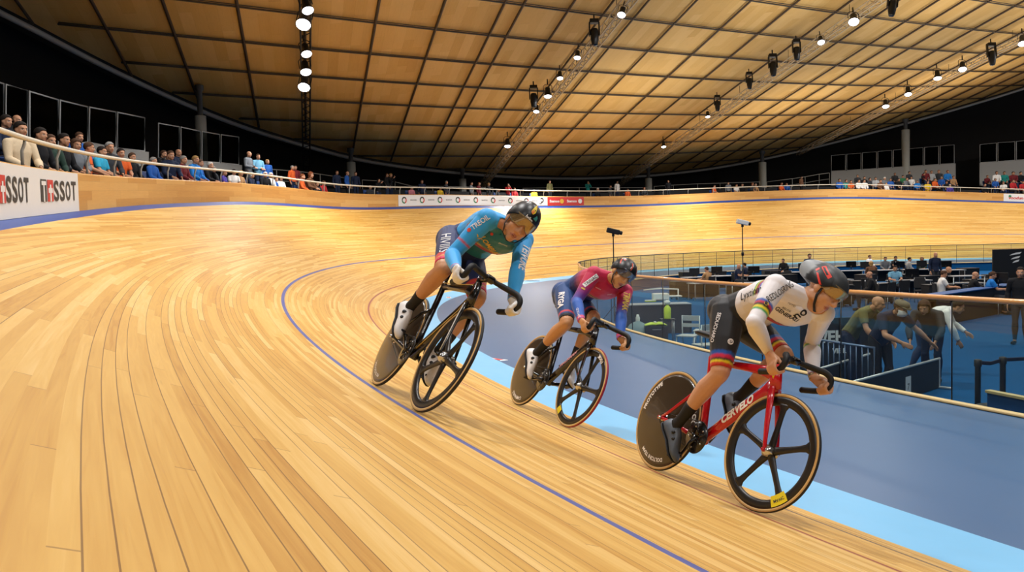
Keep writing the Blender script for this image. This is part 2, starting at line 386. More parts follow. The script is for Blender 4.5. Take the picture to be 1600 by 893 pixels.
# rim: ring pipe, gutter beam and the dark hall wall below it
A=MB(); RP=[(p[0],p[1],cz(*p)-.22) for p in RIM]; A.tube(RP,.10,8,closed=True); struct(A.build('trim_ring_pipe',mat('ring_pipe_grey','#a2a3a4',.5)))
A=MB(); g=cc; RO=[g+(p-g)*1.012 for p in RIM]; A.tube([(p[0],p[1],cz(*p)+.12) for p in RO],.32,6,closed=True); struct(A.build('trim_ring_beam',mat('ring_beam_dark','#24221f',.7)))
rows=[]
for k in range(len(RIM)+1):
    p=g+(RIM[k%len(RIM)]-g)*1.035; rows.append([(p[0],p[1],z) for z in (cz(*p)+.6,6.0,0.,-3.)])
struct(strip('wall_hall',rows,m_black))
# ================================================================== outer handrail
m_rail=mat('cream_handrail','#d9d0bd',.4)
m_post=mat('handrail_post','#a9a8a2',.5)
root=tag(empty('handrail',tuple(outer(20,HWALL))),'pale tubular handrail on posts running along the top of the outer track wall','handrail')
def rail_h(s): return .36
A=MB(); ids=[S[i] for i in range(NS) if 0<=S[i]<=111]
A.tube([outer(s,HWALL+rail_h(s),.10)-np.array(root.location) for s in ids],.034,8); A.build('top_rail',m_rail,root)
s=8.
while s<100:
    A=MB(); q=np.array(root.location)
    A.tube([outer(s,HWALL-.05,.14)-q,outer(s,HWALL+.2,.14)-q,outer(s,HWALL+.28,.11)-q,outer(s,HWALL+rail_h(s)-.02,.10)-q],.022,6); A.build('post',m_post,root); s+=2.0
# ================================================================== banners on the wall
def wall_point(s,h,out): return outer(s,h,-out)
def banner(name,s0,s1,h0,h1,m,label,cat='banner'):
    n=max(4,int((s1-s0)/.4)); rows=[]
    for k in range(n+1):
        s=s0+(s1-s0)*k/n; rows.append([wall_point(s,h0,.0),wall_point(s,h0,.012),wall_point(s,h1,.012),wall_point(s,h1,.0)])
    return tag(strip(name,rows,m,smooth=False),label,cat)
def on_wall(parent,name,vf,s_of,h_of,m,lift=.018):
    vs,fs=vf; A=MB(); A.add([wall_point(s_of(x),h_of(y),lift) for x,y in vs],fs); return A.build(name,m,parent)
def spx(px,py=290,smin=12): return cyl(px,py,0,True,smin)[0]
# seen from the track, left to right in the picture is increasing s
bt=banner('sponsor_banner',5.,18.6,.0,HWALL-.015,m_white,'white banner with big dark brand lettering on the outer wall near the photographer')
m_ink2=mat('banner_ink','#33302d',.6)
def tissot(s0,sw):  # 6 letter cells, cell width sw (m along the wall)
    for k,ch in enumerate('SSOT'):
        vf=text_mesh(ch,1.,.025); xs=[v[0] for v in vf[0]]; ys=[v[1] for v in vf[0]]; wx=max(xs)-min(xs); x0=min(xs); y0=min(ys); hy=max(ys)-y0
        c=s0+sw*(2+k)*1.0
        on_wall(bt,'letter',([((x-x0)/wx,(y-y0)/hy) for x,y in vf[0]],vf[1]),lambda x:c+x*sw*.84,lambda y:.17+y*.29,m_ink2)
    on_wall(bt,'letter_box',shape_mesh(rect(0,0,1,1),.4),lambda x:s0-.1*sw+x*sw*.92,lambda y:.17+y*.29,m_ink2)
    T=[(.12,.92),(.12,.74),(.4,.74),(.4,.0),(.62,.0),(.62,.74),(.9,.74),(.9,.92)]
    on_wall(bt,'letter',shape_mesh(T,.5),lambda x:s0-.1*sw+x*sw*.92,lambda y:.17+y*.29,m_white,.021)
    on_wall(bt,'emblem',shape_mesh(rect(0,0,1,1),.4),lambda x:s0+sw*.95+x*sw*.95,lambda y:.17+y*.29,m_redv)
    Cx=[(.38,.78),(.38,.62),(.14,.62),(.14,.40),(.38,.40),(.38,.0),(.62,.0),(.62,.40),(.86,.40),(.86,.62),(.62,.62),(.62,.78)]
    on_wall(bt,'emblem_cross',shape_mesh(Cx,.5),lambda x:s0+sw*.95+x*sw*.95,lambda y:.17+y*.29,m_white,.021)
a0=spx(61,300); a1=spx(117,300); tissot(a0+.06,(a1-a0)/6)
b1=spx(43,300); tissot(b1-(a1-a0)*.78,(a1-a0)/6*.8)
m_green=mat('logo_green','#2f7d4f',.6)
s0=spx(622,308);s1=spx(855,308)
bw=banner('sponsor_banner',s0,s1,.03,HWALL-.03,m_white,'long white banner with a row of small round logos on the far outer wall')
for k,px in enumerate([631,659,687,715,743,770,797,822]):
    c=spx(px,308); 
    for nm,mm,a,b in (('emblem',m_ink2,.6,3.2),('emblem',m_redv,-1.2,.6),('emblem',m_green,3.2,5.1)):
        on_wall(bw,nm,shape_mesh(ringshape(0,0,.10,.17,a,b,10),.3),lambda x:c+x*1.15,lambda y:.32+y,mm)
    on_wall(bw,'wordmark',text_mesh('BEGRONEN',.075,.001),lambda x:c+.75+x*1.3,lambda y:.32+y,m_ink2)
c=spx(846,308); on_wall(bw,'emblem',shape_mesh(ringshape(0,0,.08,.16,-2.2,2.4,12),.3),lambda x:c+x*1.1,lambda y:.36+y,m_ink2)
on_wall(bw,'wordmark',text_mesh('tissot',.10,.003),lambda x:c-.1+x,lambda y:.16+y,m_ink2)
s0=spx(855.5,308);s1=spx(912,308)
br=banner('sponsor_banner',s0,s1,.03,HWALL-.03,m_redv,'red banner with white wordmarks beside the long white banner')
for px,tx in ((866,'Stemoo'),(893,'Stemoo')):
    c=spx(px,308); on_wall(br,'wordmark',text_mesh(tx,.23,.008),lambda x:c+x*1.15,lambda y:.30+y,m_white)
for px,mm in ((877.5,mat('logo_yellow','#d9b13a',.6)),(906,m_white)):
    c=spx(px,308); on_wall(br,'emblem',shape_mesh(circ(0,0,.15),.3),lambda x:c+x*1.1,lambda y:.30+y,mm)
s0=spx(1568,306,60);s1=S[-1]-17
b4=banner('sponsor_banner',s0,min(s1,s0+6),.0,HWALL-.02,m_white,'small white banner with red wordmark on the outer wall under the far crowd')
c=spx(1587,306,60); on_wall(b4,'wordmark',text_mesh('voodun',.30,.01,.2),lambda x:c+x,lambda y:.27+y,m_redv)
c=spx(1578,306,60); on_wall(b4,'emblem',shape_mesh(circ(0,0,.09),.3),lambda x:c+x,lambda y:.40+y,m_green)
# ================================================================== roof columns
m_col=mat('column_concrete','#a2a39c',.7,var=.1,scale=4); m_coltop=mat('column_steel','#4a4b4d',.6)
for k,(px,yt,yb,w_) in enumerate([(313,178,252,17),(548,243,282,14),(722,266,292,12),(1013,271,295,11),(1191,246,288,12),(1415,188,262,12)]):
    s,P=cyl(px,yt,10.3); dep=(P-CAM)@CF; r=w_/2*dep/F0; zt=cz(P[0],P[1])-.1; zj=at_d(px,[182,254,280,279,254,203][k],dep)[2]; zb=float(outer(s,HWALL+.4)[2])
    o=tag(empty('roof_column',(P[0],P[1],zb)),['grey roof column behind the glass screens above the white-haired spectators','grey roof column in the dark gap behind the orange jackets','thin grey roof column behind the row of round logos','small grey roof column behind the far bend rail','grey roof column at the near end of the far glass screens','grey roof column standing behind the middle of the far glass screen'][k],'column')
    A=MB(); A.lathe([(r,0),(r,zj-zb),(r*.95,zj-zb+.03),(0.01,zj-zb+.03)],n=16); A.build('shaft',m_col,o)
    A=MB(); A.lathe([(r*.5,zj-zb),(r*.5,zt-zb-.25),(r*.75,zt-zb-.2),(r*.75,zt-zb)],n=12); A.build('steel_head',m_coltop,o)
# ================================================================== glass screens over the stands
m_glassd=glass_mat('screen_glass','#a9acac',0.,.02,1.3,.4)
m_alu=mat('aluminium_frame','#a9abab',.45)
m_parapet=mat('grey_parapet','#8b8c8a',.75,var=.05)
def screen(posts,label,off,par):
    # posts: (px, ytop, ybot, yparapet_bottom)
    pts=[]
    for px,yt,yb,yp in posts:
        s,P=cyl(px,yt,off); dep=(P-CAM)@CF; pts.append((P,at_d(px,yb,dep),at_d(px,yp,dep)))
    o=tag(empty('glass_screen',tuple(pts[0][2])),label,'glass screen'); q=np.array(o.location)
    for (t0,b0,p0),(t1,b1,p1) in zip(pts[:-1],pts[1:]):
        t0,b0,p0,t1,b1,p1=[np.array(v)-q for v in (t0,b0,p0,t1,b1,p1)]
        d=(t1-t0); L=np.linalg.norm(d); e=d/L*.06
        A=MB(); A.tube([t0+e,t1-e,b1-e,b0+e],.03,4,closed=True); f=A.build('panel_frame',m_alu,o)
        nn=np.cross(d,[0,0,1]); nn=nn/np.linalg.norm(nn)*.005
        A=MB(); V=[t0+e,t1-e,b1-e,b0+e]; A.add([v+nn for v in V]+[v-nn for v in V],[(0,1,2,3),(7,6,5,4),(0,4,5,1),(1,5,6,2),(2,6,7,3),(3,7,4,0)]); A.build('glass_panel',m_glassd,f)
    A=MB()
    nn=np.cross(pts[-1][0]-pts[0][0],[0,0,1]); nn=nn/np.linalg.norm(nn)*.12
    rows=[[b-q-[0,0,.03],p-q,] for t,b,p in pts]
    for (a,b),(c,d) in zip(rows[:-1],rows[1:]):
        A.add([a,c,d,b,a+nn,c+nn,d+nn,b+nn],[(0,1,2,3),(7,6,5,4),(0,4,5,1),(3,2,6,7),(0,3,7,4),(1,5,6,2)])
    A.build('parapet',m_parapet,o)
screen([(-55,112,205,225),(7,131,222,236),(44,142,228,245),(92,156,228,258),(138,167,222,266),(182,175,231,270),(227,184,236,255)],'glass screen of tall framed panels above the spectators nearest the brand banner',9.6,1)
screen([(246,192,246,262),(281,198,249,264),(314,205,252,266),(344,210,254,268),(374,214,257,270)],'four-panel glass screen on a grey parapet beside the three standing spectators',9.6,1)
screen([(1298,243,267,290)]+[(1322+24.3*k,241-2.05*k*1.05,266-1.6*k,290) for k in range(8)],'long glass screen of eight panels above the far crowd',10.3,1)
screen([(1530,226,254,290),(1558,223,252,290),(1587,221,250,290),(1616,218,248,290),(1645,216,246,290)],'short glass screen beyond the stair gap in the far stand',10.3,1)
# plain tube guard rails on the upper walkway in the bend
def guard(pxs,label,off):
    pts=[]
    for px,yt,h in pxs:
        s,P=cyl(px,yt,off); pts.append((P,P-np.array([0,0,h])))
    o=tag(empty('guard_rail',tuple(pts[0][1])),label,'guard rail'); q=np.array(o.location)
    A=MB(); A.tube([t-q for t,b in pts],.022,6); A.tube([(t+b)/2-q for t,b in pts],.014,6); A.build('rail',m_post,o)
    for t,b in pts: A=MB(); A.tube([t-q,b-q],.02,6); A.build('post',m_post,o)
guard([(386,262,1.),(432,265,1.),(470,268,1.),(500,272,1.),(540,278,1.)],'tube guard rail behind the spectators standing by the dark curtain',9.2)
guard([(566,281,1.),(617,284,1.),(645,291,1.),(676,291,1.),(722,292,1.),(770,293,1.)],'tube guard rail behind the spectators above the long white banner',9.2)
guard([(817,294,1.),(860,293,1.),(905,293,1.),(960,293,1.),(1012,293,1.)],'tube guard rail behind the far bend between the two thin columns',9.2)
guard([(1022,291,1.),(1052,289,1.),(1090,287,1.),(1125,286,1.),(1187,284,1.)],'tube guard rail behind the far bend beside the grey column',9.2)
guard([(1198,284,1.),(1238,279,1.),(1258,276,1.),(1280,272,1.),(1296,270,1.)],'tube guard rail climbing towards the far glass screen',9.2)
# ================================================================== trusses and lamps
m_truss=mat('truss_aluminium','#c2b094',.45,metal=.15); m_trussd=mat('truss_dark','#2c2b2c',.5,metal=.4)
def truss(b,a0,a1,label,m,drop=.95,w=.34):
    x,y=xy((a0+a1)/2,b); o=tag(empty('lighting_truss',(x,y,cz(x,y)-drop)),label,'truss'); q=np.array(o.location)
    def P(a,db,dz): x,y=xy(a,b+db); return np.array([x,y,cz(*xy(a,b))-drop+dz])-q
    ch=[(-w/2,.28),(w/2,.28),(-w/2,-.05),(w/2,-.05)]
    for db,dz in ch:
        A=MB(); A.tube([P(a,db,dz) for a in np.arange(a0,a1+.1,2.)],.035,6); A.build('chord',m,o)
    A=MB(); k=0; a=a0
    while a<a1-.3:
        for (c,d) in (((-w/2,.28),(-w/2,-.05)),((w/2,.28),(w/2,-.05)),((-w/2,-.05),(w/2,-.05))):
            s_,e_=(c,d) if k%2==0 else (d,c)
            A.tube([P(a,*s_),P(a+.4,*e_)],.018,4)
        a+=.4; k+=1
    A.build('lattice',m,o); 
    A=MB()
    for a in np.arange(a0+1,a1,5.): A.tube([P(a,0,.28),P(a,0,drop-.1)],.012,4)
    A.build('hanger',m_trussd,o)
truss(.35,12,52,'dark lighting truss hanging vertically over the banked bend beside the glare lamps',m_trussd)
truss(12.2,20,60,'pale lattice lighting truss crossing the ceiling above the blue rider',m_truss)
truss(24.8,18,64,'pale lattice lighting truss crossing the middle of the ceiling',m_truss)
truss(40.9,25,63,'pale lattice lighting truss near the dark edge of the ceiling',m_truss)
m_lampb=mat('lamp_black','#0d0d10',.45,metal=.2); m_lampg=mat('lamp_grey','#3d3f45',.45,metal=.3)
def lens_mat(n,e): return mat(n,'#ffffff',.4,emit=e,ecol='#fdf8ff')
LENS={1:lens_mat('lamp_lens_dim',5.),2:lens_mat('lamp_lens',8.),3:lens_mat('lamp_lens_glare',16.)}
def lamp(px,py,b,kind,tilt,label,sc=1.):
    # intersection of the sight line with the vertical plane of the truss
    v=ray(px,py); v=v/np.linalg.norm(v); t=np.linspace(4,170,9000); Q=CAM+t[:,None]*v; P=Q[np.argmax(Q[:,2]-cz(Q[:,0],Q[:,1])+1.0+.5*sc>0)]
    # facing: local -z down, tilted
    o=tag(empty('flood_light' if kind!='dark' else 'moving_head_light',tuple(P)),label,'spotlight')
    tx,ty=-abs(tilt[0])-.15,tilt[1]; M=Matrix.Rotation(tx,3,'X')@Matrix.Rotation(ty,3,'Y'); o.rotation_euler=M.to_euler()
    if kind!='dark':
        A=MB(); A.lathe([(.01,.42),(.10,.42),(.12,.38),(.125,.20),(.16,.12),(.19,.02),(.20,-.02),(.185,-.02),(.17,.03)],n=18); A.build('housing',m_lampb if sc<1.2 else m_lampg,o)
        A=MB(); A.lathe([(.183,-.005),(.17,-.03),(.13,-.055),(.07,-.07),(.005,-.075)],n=18); A.build('lens',LENS[kind],o)
        A=MB(); A.tube([(-.20,0,.18),(-.20,0,.5),(-.12,0,.58),(.12,0,.58),(.20,0,.5),(.20,0,.18)],.014,6); A.tube([(0,0,.58),(0,0,.85)],.03,6); A.build('yoke',m_lampb,o)
        ld=bpy.data.lights.new('lamp_light','AREA'); ld.shape='DISK'; ld.size=.33; ld.energy=LAMP_W[kind]; ld.color=LAMPC; ld.spread=math.radians(150)
        l=bpy.data.objects.new('lamp_light',ld); COL.objects.link(l); l.parent=o; l.location=(0,0,-.10); l.rotation_euler=M.inverted().to_euler()
    else:
        A=MB(); A.lathe([(.01,.30),(.13,.30),(.16,.22),(.16,-.1),(.12,-.32),(.10,-.36),(.01,-.36)],n=16); A.build('housing',m_lampb,o)
        A=MB(); A.lathe([(.09,-.365),(.05,-.38),(.005,-.385)],n=14); A.build('lens',mat('dark_lens','#1c2230',.15),o)
        A=MB(); A.box((0,0,.62),(.36,.26,.16),bev=.03); A.box((-.19,0,.3),(.05,.14,.55),bev=.015); A.box((.19,0,.3),(.05,.14,.55),bev=.015); A.tube([(0,0,.7),(0,0,.9)],.03,6); A.build('yoke',m_lampb,o)
    o.scale=(sc,)*3
    return o
LAMPC=(1.,.972,.945)
LAMP_W={1:80.,2:120.,3:150.}
for px,py,k,tl,sc,lb in [(481,16,2,(.25,-.3),0.99,'lit lamp at the top of the vertical truss'),(474,38,3,(.5,0),1.25,'upper of the two glaring lamps on the vertical truss'),(479,84,2,(.3,-.25),0.99,'lit lamp just under the upper glaring lamp'),(478,112,2,(.3,-.2),1.08,'lit lamp just above the lower glaring lamp'),(475,136,3,(.5,0),1.2,'lower of the two glaring lamps on the vertical truss')]:
    lamp(px,py,.35,k,tl,lb,sc)
for px,py,k,tl,sc,lb in [(971,23,2,(.35,.25),0.83,'lit lamp on the truss above the blue rider, close to the frame top'),(929,57,'dark',(0,0),0.99,'unlit black moving head above all others on the truss over the blue rider'),(902,90,2,(.25,.1),0.76,'lit lamp below the unlit black moving head'),(875,122,1,(.2,0),0.76,'small lit lamp third down the truss over the blue rider'),(856,150,1,(.1,0),0.99,'boxy lit lamp beside a dark moving head half way down the truss'),(834,156,'dark',(0,0),0.99,'dark moving head beside the boxy lit lamp'),(838,174,2,(.2,.1),0.79,'lit lamp under the lower dark moving head'),(793,228,1,(.15,0),0.99,'lowest lit lamp on the truss over the blue rider')]:
    lamp(px,py,12.2,k,tl,lb,sc)
for px,py,k,tl,sc,lb in [(1394,12,'dark',(0,.15),1.05,'big dark moving head cut by the frame top beside the bright lamp'),(1334,34,3,(.5,.2),1.15,'brightest lamp on the middle truss'),(1283,66,2,(.45,.1),0.85,'lit lamp second down the middle truss'),(1245,83,'dark',(0,0),0.95,'dark moving head upper of the close pair on the middle truss'),(1208,107,'dark',(0,0),1.05,'dark moving head lower of the close pair on the middle truss'),(1171,130,'dark',(0,0),0.85,'dark moving head alone half way down the middle truss'),(1121,165,'dark',(0,0),0.85,'slim dark moving head next to a small lit lamp'),(1106,182,1,(.15,0),0.75,'small lit lamp next to the slim dark moving head'),(1037,229,1,(.15,0),0.85,'lowest lit lamp on the middle truss')]:
    lamp(px,py,24.8,k,tl,lb,sc)
for px,py,k,tl,sc,lb in [(1598,68,2,(.3,.2),1.24,'lit lamp cut by the frame edge on the truss by the dark wall'),(1550,90,'dark',(0,0),1.24,'dark moving head on the truss by the dark wall'),(1504,108,3,(.3,.2),1.18,'glaring lamp on the truss by the dark wall'),(1465,122,2,(.2,.1),1.18,'lit lamp just below the glaring one by the dark wall'),(1419,147,2,(.2,.1),1.18,'lit lamp in a dark housing above the grey column'),(1384,166,3,(.25,.1),1.12,'lowest bright lamp on the truss by the dark wall')]:
    lamp(px,py,40.9,k,tl,lb,sc)
# downlights added for brightness at truss level, some in view without lamp bodies
def add_downlight(x,y,e,size=1.2):
    ld=bpy.data.lights.new('added_downlight','AREA'); ld.shape='DISK'; ld.size=size; ld.energy=e; ld.color=LAMPC; ld.spread=math.radians(165)
    l=bpy.data.objects.new('added_downlight',ld); COL.objects.link(l); l.location=(x,y,cz(x,y)-1.4)
for x,y,e in [(-9,3,380),(-3,9,1400),(4,6,1400),(-6,18,750),(2,16,1400),(10,14,1200),(18,8,1000),(8,-4,1300),(-2,-6,1000),(20,22,1100),(12,28,1200),(26,34,1200),(34,22,900),(8,44,1100),(22,50,1300),(36,48,2000),(-2,34,1000),(2,52,1000),(14,58,1000),(28,60,1600),(40,58,2100),(46,46,1900),(44,32,1200)]:
    add_downlight(x,y,e*.46)

# unseen fill lights added in mid-air to brighten the timber ceiling
for x,y,e in [(4,24,330),(14,34,420),(24,40,480),(34,46,520),(8,44,420),(20,54,480),(32,58,480)]:
    ld=bpy.data.lights.new('added_ceiling_fill','AREA'); ld.shape='DISK'; ld.size=7.; ld.energy=e*.8; ld.color=(1.,.91,.76); ld.spread=PI
    l=bpy.data.objects.new('added_ceiling_fill',ld); COL.objects.link(l); l.location=(x,y,cz(x,y)-6.); l.rotation_euler=(PI,0,0)
# ================================================================== bicycles
def basis(CRp,fw,lf,up,sc):
    return Matrix(((fw[0]*sc,lf[0]*sc,up[0]*sc,CRp[0]),(fw[1]*sc,lf[1]*sc,up[1]*sc,CRp[1]),(fw[2]*sc,lf[2]*sc,up[2]*sc,CRp[2]),(0,0,0,1)))
BIKE={'red':basis((0.875637,5.282991,0.549045),(0.403227,-0.915097,0.002252),(0.847653,0.372579,-0.377702),(0.343513,0.157116,0.925912),.98402),
'mid':basis((0.016302,7.735729,0.512415),(0.380784,-0.924611,-0.009914),(0.825825,0.344884,-0.446151),(0.414360,0.165525,0.894934),1.05371),
'blue':basis((-0.931054,5.535717,1.092982),(0.389630,-0.920934,-0.008257),(0.775178,0.332778,-0.536967),(0.495325,0.207387,0.843590),1.00463)}
CRANK={'red':4.18128,'mid':3.27629,'blue':2.59349}
STEER={'red':.067,'mid':.02,'blue':.047}
m_tyre=mat('tyre_rubber','#17171a',.6); m_tyre_red=mat('tyre_rubber_red','#8d1230',.55); m_tan=mat('tan_sidewall','#c9a468',.6)
m_carbon=mat('carbon_gloss','#15110f',.25,spec=.5,coat=.3); m_carbm=mat('carbon_matt','#1b1714',.38)
m_disc=mat('disc_carbon','#3a2e20',.3,var=.25,scale=6,coat=.25)
m_fred=mat('frame_red','#c01222',.25,coat=.5); m_silver=mat('polished_silver','#c8c8c8',.22,metal=.9); m_alloy=mat('dark_alloy','#3b3b3e',.35,metal=.8)
m_tape=mat('bar_black','#101012',.6); m_dwhite=mat('decal_white','#eeeae6',.5); m_dyel=mat('decal_yellow','#e8d21e',.5); m_dred=mat('decal_red','#c92a3c',.5); m_dgold=mat('decal_gold','#c9a64e',.45); m_dpink=mat('decal_pink','#cf8f93',.5)
RW=.334
def wheel_parts(ax,side,tyre_mat,parent,name,disc=False,spoke0=90,xform=None):
    X=xform or Matrix()
    def tf(a): a.v=[tuple(X@Vector(p)) for p in a.v]; return a
    c=Vector((ax,0,RW))
    def lat(prof,n=72,smooth=True):
        a=MB(); a.lathe(prof,c,(0,1,0),n); return a
    # main body of wheel
    A=MB(); A.cur=0
    if disc:
        prof=[(.312,.011),(.29,.015),(.20,.022),(.10,.028),(.05,.031),(.02,.032),(.004,.032)]
        A.lathe([(r,h) for r,h in prof][::-1]+[(r,-h) for r,h in prof],c,(0,1,0),72)
        w=tf(A).build(name,m_disc,parent)
    else:
        ri=.264; prof=[(.314,.010),(.298,.0125),(.280,.0115),(ri,.006),(ri-.002,0),(ri,-.006),(.280,-.0115),(.298,-.0125),(.314,-.010),(.314,.010)]
        A.lathe(prof,c,(0,1,0),72)
        for k in range(5):
            a=math.radians(spoke0+72*k); d=Vector((math.cos(a),0,math.sin(a))); p=Vector((-math.sin(a),0,math.cos(a))); R=[]
            for r,wd,th in ((.018,.026,.016),(.05,.023,.013),(.12,.0185,.010),(.20,.018,.009),(.24,.022,.009),(.262,.036,.010),(.275,.060,.010)):
                R.append([c+d*r+p*(wd*math.copysign(abs(math.cos(q))**.8,math.cos(q)))+Vector((0,th*math.sin(q),0)) for q in [2*PI*j/14 for j in range(14)]])
            A.rings(R)
        w=tf(A).build(name,m_carbm,parent)
    T=MB(); n=14; cr=.3215; 
    for j0,j1,mi in ((0,5,1),(5,9,0),(9,14,1)):
        pass
    prof=[(cr+.0125*math.cos(2*PI*j/n),.0125*math.sin(2*PI*j/n)) for j in range(n+1)]
    for j in range(n):
        T.cur=0 if abs(((j+.5)/n*2*PI+PI)%(2*PI)-PI)<.95 else 1
        T.lathe([prof[j],prof[j+1]],c,(0,1,0),80)
    tf(T).build('tyre',[tyre_mat,m_tan],w)
    H=MB(); H.lathe([(.004,-.052),(.014,-.052),(.02,-.045),(.033,-.036),(.033,-.028),(.033,.028),(.033,.036),(.02,.045),(.014,.052),(.004,.052)],c,(0,1,0),20); tf(H).build('hub',m_silver,w)
    return w,X,c
def disc_text(w,X,c,body,r,a_mid,size,m,side=-1,y=.0205,bold=.0,name='lettering'):
    vs,fs=text_mesh(body,size,bold); P=[]
    for x,yy in vs:
        a=a_mid+side*(-x/r)*(-1) if False else a_mid-x/r*side*-1
        rr=r+yy; yl=np.interp(rr,[.0,.05,.1,.2,.29,.312],[.032,.031,.028,.022,.015,.011]) if y is None else y
        P.append(X@(c+Vector((math.cos(a)*rr,side*(yl+.0012),math.sin(a)*rr))))
    A=MB(); A.add(P,fs); return A.build(name,m,w)
def make_bike(key,label,fm,forkm,tyref,tyreb,spoke0):
    root=empty('track_bicycle',M=BIKE[key]); tag(root,label,'bicycle',None)
    P=lambda x,y,z:np.array([x,y,z],float)
    bb=P(.385,0,.285); ra=P(0,0,RW); ht=P(.826,0,.815); hb=P(.866,0,.672); sc=P(.245,0,.775)
    A=MB()
    A.tube([ht,hb],[(.020,.040),(.023,.048)],14,up=(0,1,0),sq=.9)                     # head tube (aero)
    A.tube([sc+P(.0,0,-.012),P(.40,0,.772),P(.70,0,.775),P(.83,0,.770)],[(.016,.020),(.016,.021),(.018,.028),(.020,.046)],12,up=(0,1,0))
    A.tube([P(.865,0,.715),P(.80,0,.655),bb+P(.16,0,.14),bb+P(.01,0,.0)],[(.021,.052),(.022,.040),(.023,.036),(.026,.033)],14,up=(0,1,0))
    A.tube([bb,P(.345,0,.43),P(.285,0,.66),sc,P(.235,0,.80)],[(.022,.030),(.017,.030),(.017,.030),(.017,.026),(.016,.024)],14,up=(0,1,0))
    A.lathe([(.004,-.036),(.027,-.036),(.029,-.03),(.029,.03),(.027,.036),(.004,.036)],bb,(0,1,0),18)
    for s in(-1,1):
        A.tube([bb+P(-.02,s*.026,0),P(.25,s*.036,.30),P(.06,s*.058,.328),ra+P(0,s*.060,0)],[(.010,.018),(.009,.016),(.008,.013),(.008,.012)],10,up=(0,1,0))
        A.tube([P(.298,s*.012,.59),P(.22,s*.035,.545),P(.06,s*.056,.385),ra+P(0,s*.060,.004)],[(.008,.014),(.0075,.013),(.0075,.011),(.008,.012)],10,up=(0,1,0))
        A.box(tuple(ra+P(-.012,s*.060,0)),(.052,.008,.024),bev=.003)
    frame=A.build('frame',fm,root)
    # rear wheel, drivetrain
    rw,X,c=wheel_parts(0,0,tyreb,root,'rear_wheel',disc=True)
    A=MB()
    for s in(-1,1): A.lathe([(.003,.0),(.011,.0),(.012,.006),(.009,.016),(.003,.018)],ra+P(0,s*.064,0),(0,s,0),12)
    A.build('axle_nut',m_silver,root)
    ph=CRANK[key]; pd=P(math.cos(ph)*.165,0,math.sin(ph)*.165)
    A=MB()
    ri_=.062 if key=='blue' else .03; A.lathe([(ri_,-.0485),(.095,-.0485),(.0965,-.0465),(.0965,-.0445),(.095,-.0425),(ri_,-.0425),(ri_,-.0485)],bb,(0,1,0),60)
    for k in range(5):
        a=ph+k*2*PI/5; A.tube([bb+P(0,-.047,0),bb+P(math.cos(a)*.075,-.046,math.sin(a)*.075)],[(.005,.014),(.004,.010)],8,up=(0,1,0))
    for k in range(48):
        a=2*PI*k/48; A.box(tuple(bb+P(math.cos(a)*.0985,-.0455,math.sin(a)*.0985)),(.006,.003,.006),Matrix.Rotation(-a,3,'Y'))
    cr_=A.build('chainring',m_carbon,root)
    A=MB()
    for k in range(5): a=ph+.3+k*2*PI/5; A.lathe([(.006,-.052),(.006,-.049)],bb+P(math.cos(a)*.068,0,math.sin(a)*.068),(0,1,0),8,caps=True)
    A.build('chainring_bolt',m_silver,cr_)
    for s in(-1,1):
        e=bb+pd*(-s); o=P(0,s*.062,0); A=MB(); A.tube([bb+P(0,s*.05,0),bb+pd*(-s)*.3+P(0,s*.06,0),e+o],[(.010,.019),(.008,.015),(.008,.013)],10,up=(0,1,0)); A.lathe([(.003,-.02),(.013,-.02),(.013,.012),(.003,.012)],e+o,(0,1,0),12); A.build('crank_arm',m_carbon,root)
        A=MB(); A.tube([e+P(0,s*.065,0),e+P(0,s*.118,0)],.008,8); A.box(tuple(e+P(0,s*.105,0)),(.085,.052,.016),Matrix.Rotation(-.5 if s<0 else -.3,3,'Y'),bev=.005); A.build('pedal',m_alloy,root)
    # chain: loop round ring and cog
    R1,R2_=.0985,.034; n=26; loop=[]
    for k in range(n+1): a=-PI/2+PI*k/n; loop.append(bb+P(math.cos(a)*R1,-.0455,math.sin(a)*R1))
    for k in range(13): a=PI/2+PI*k/12; loop.append(ra+P(math.cos(a)*R2_,-.0455,math.sin(a)*R2_))
    A=MB(); A.tube(loop,[(.0025,.0045)]*len(loop),6,closed=True,up=(0,1,0)); A.build('chain',m_alloy,root)
    A=MB(); A.lathe([(.012,-.0475),(.033,-.0475),(.033,-.0435),(.012,-.0435),(.012,-.0475)],ra,(0,1,0),28); A.build('sprocket',m_alloy,root)
    A=MB(); A.tube([P(.238,0,.79),P(.212,0,.895)],[(.012,.020),(.012,.020)],12,up=(0,1,0)); A.box((.205,0,.905),(.07,.03,.02),bev=.006); A.build('seatpost',m_carbon,root)
    # saddle
    A=MB(); R=[]
    for x,wd,z,th in ((.065,.045,.932,.012),(.075,.066,.938,.02),(.11,.070,.940,.024),(.16,.055,.936,.024),(.21,.034,.932,.022),(.27,.024,.930,.02),(.325,.018,.926,.016),(.338,.008,.922,.008)):
        R.append([Vector((x,wd*math.copysign(abs(math.cos(q))**.7,math.cos(q)),z+th*.8*math.sin(q)-abs(math.cos(q))*.006)) for q in [2*PI*j/16 for j in range(16)]])
    A.rings(R); A.build('saddle',m_tape,root)
    # steered assembly
    axis=Vector((ht-hb)).normalized(); St=Matrix.Translation(Vector(hb))@Matrix.Rotation(STEER[key],4,axis)@Matrix.Translation(-Vector(hb))
    tf=lambda a:(setattr(a,'v',[tuple(St@Vector(p)) for p in a.v]),a)[1]
    fa=P(.972,0,RW); A=MB()
    A.tube([hb+P(-.004,0,.02),hb+P(.004,0,-.014)],[(.026,.032),(.030,.030)],12,up=(0,1,0))
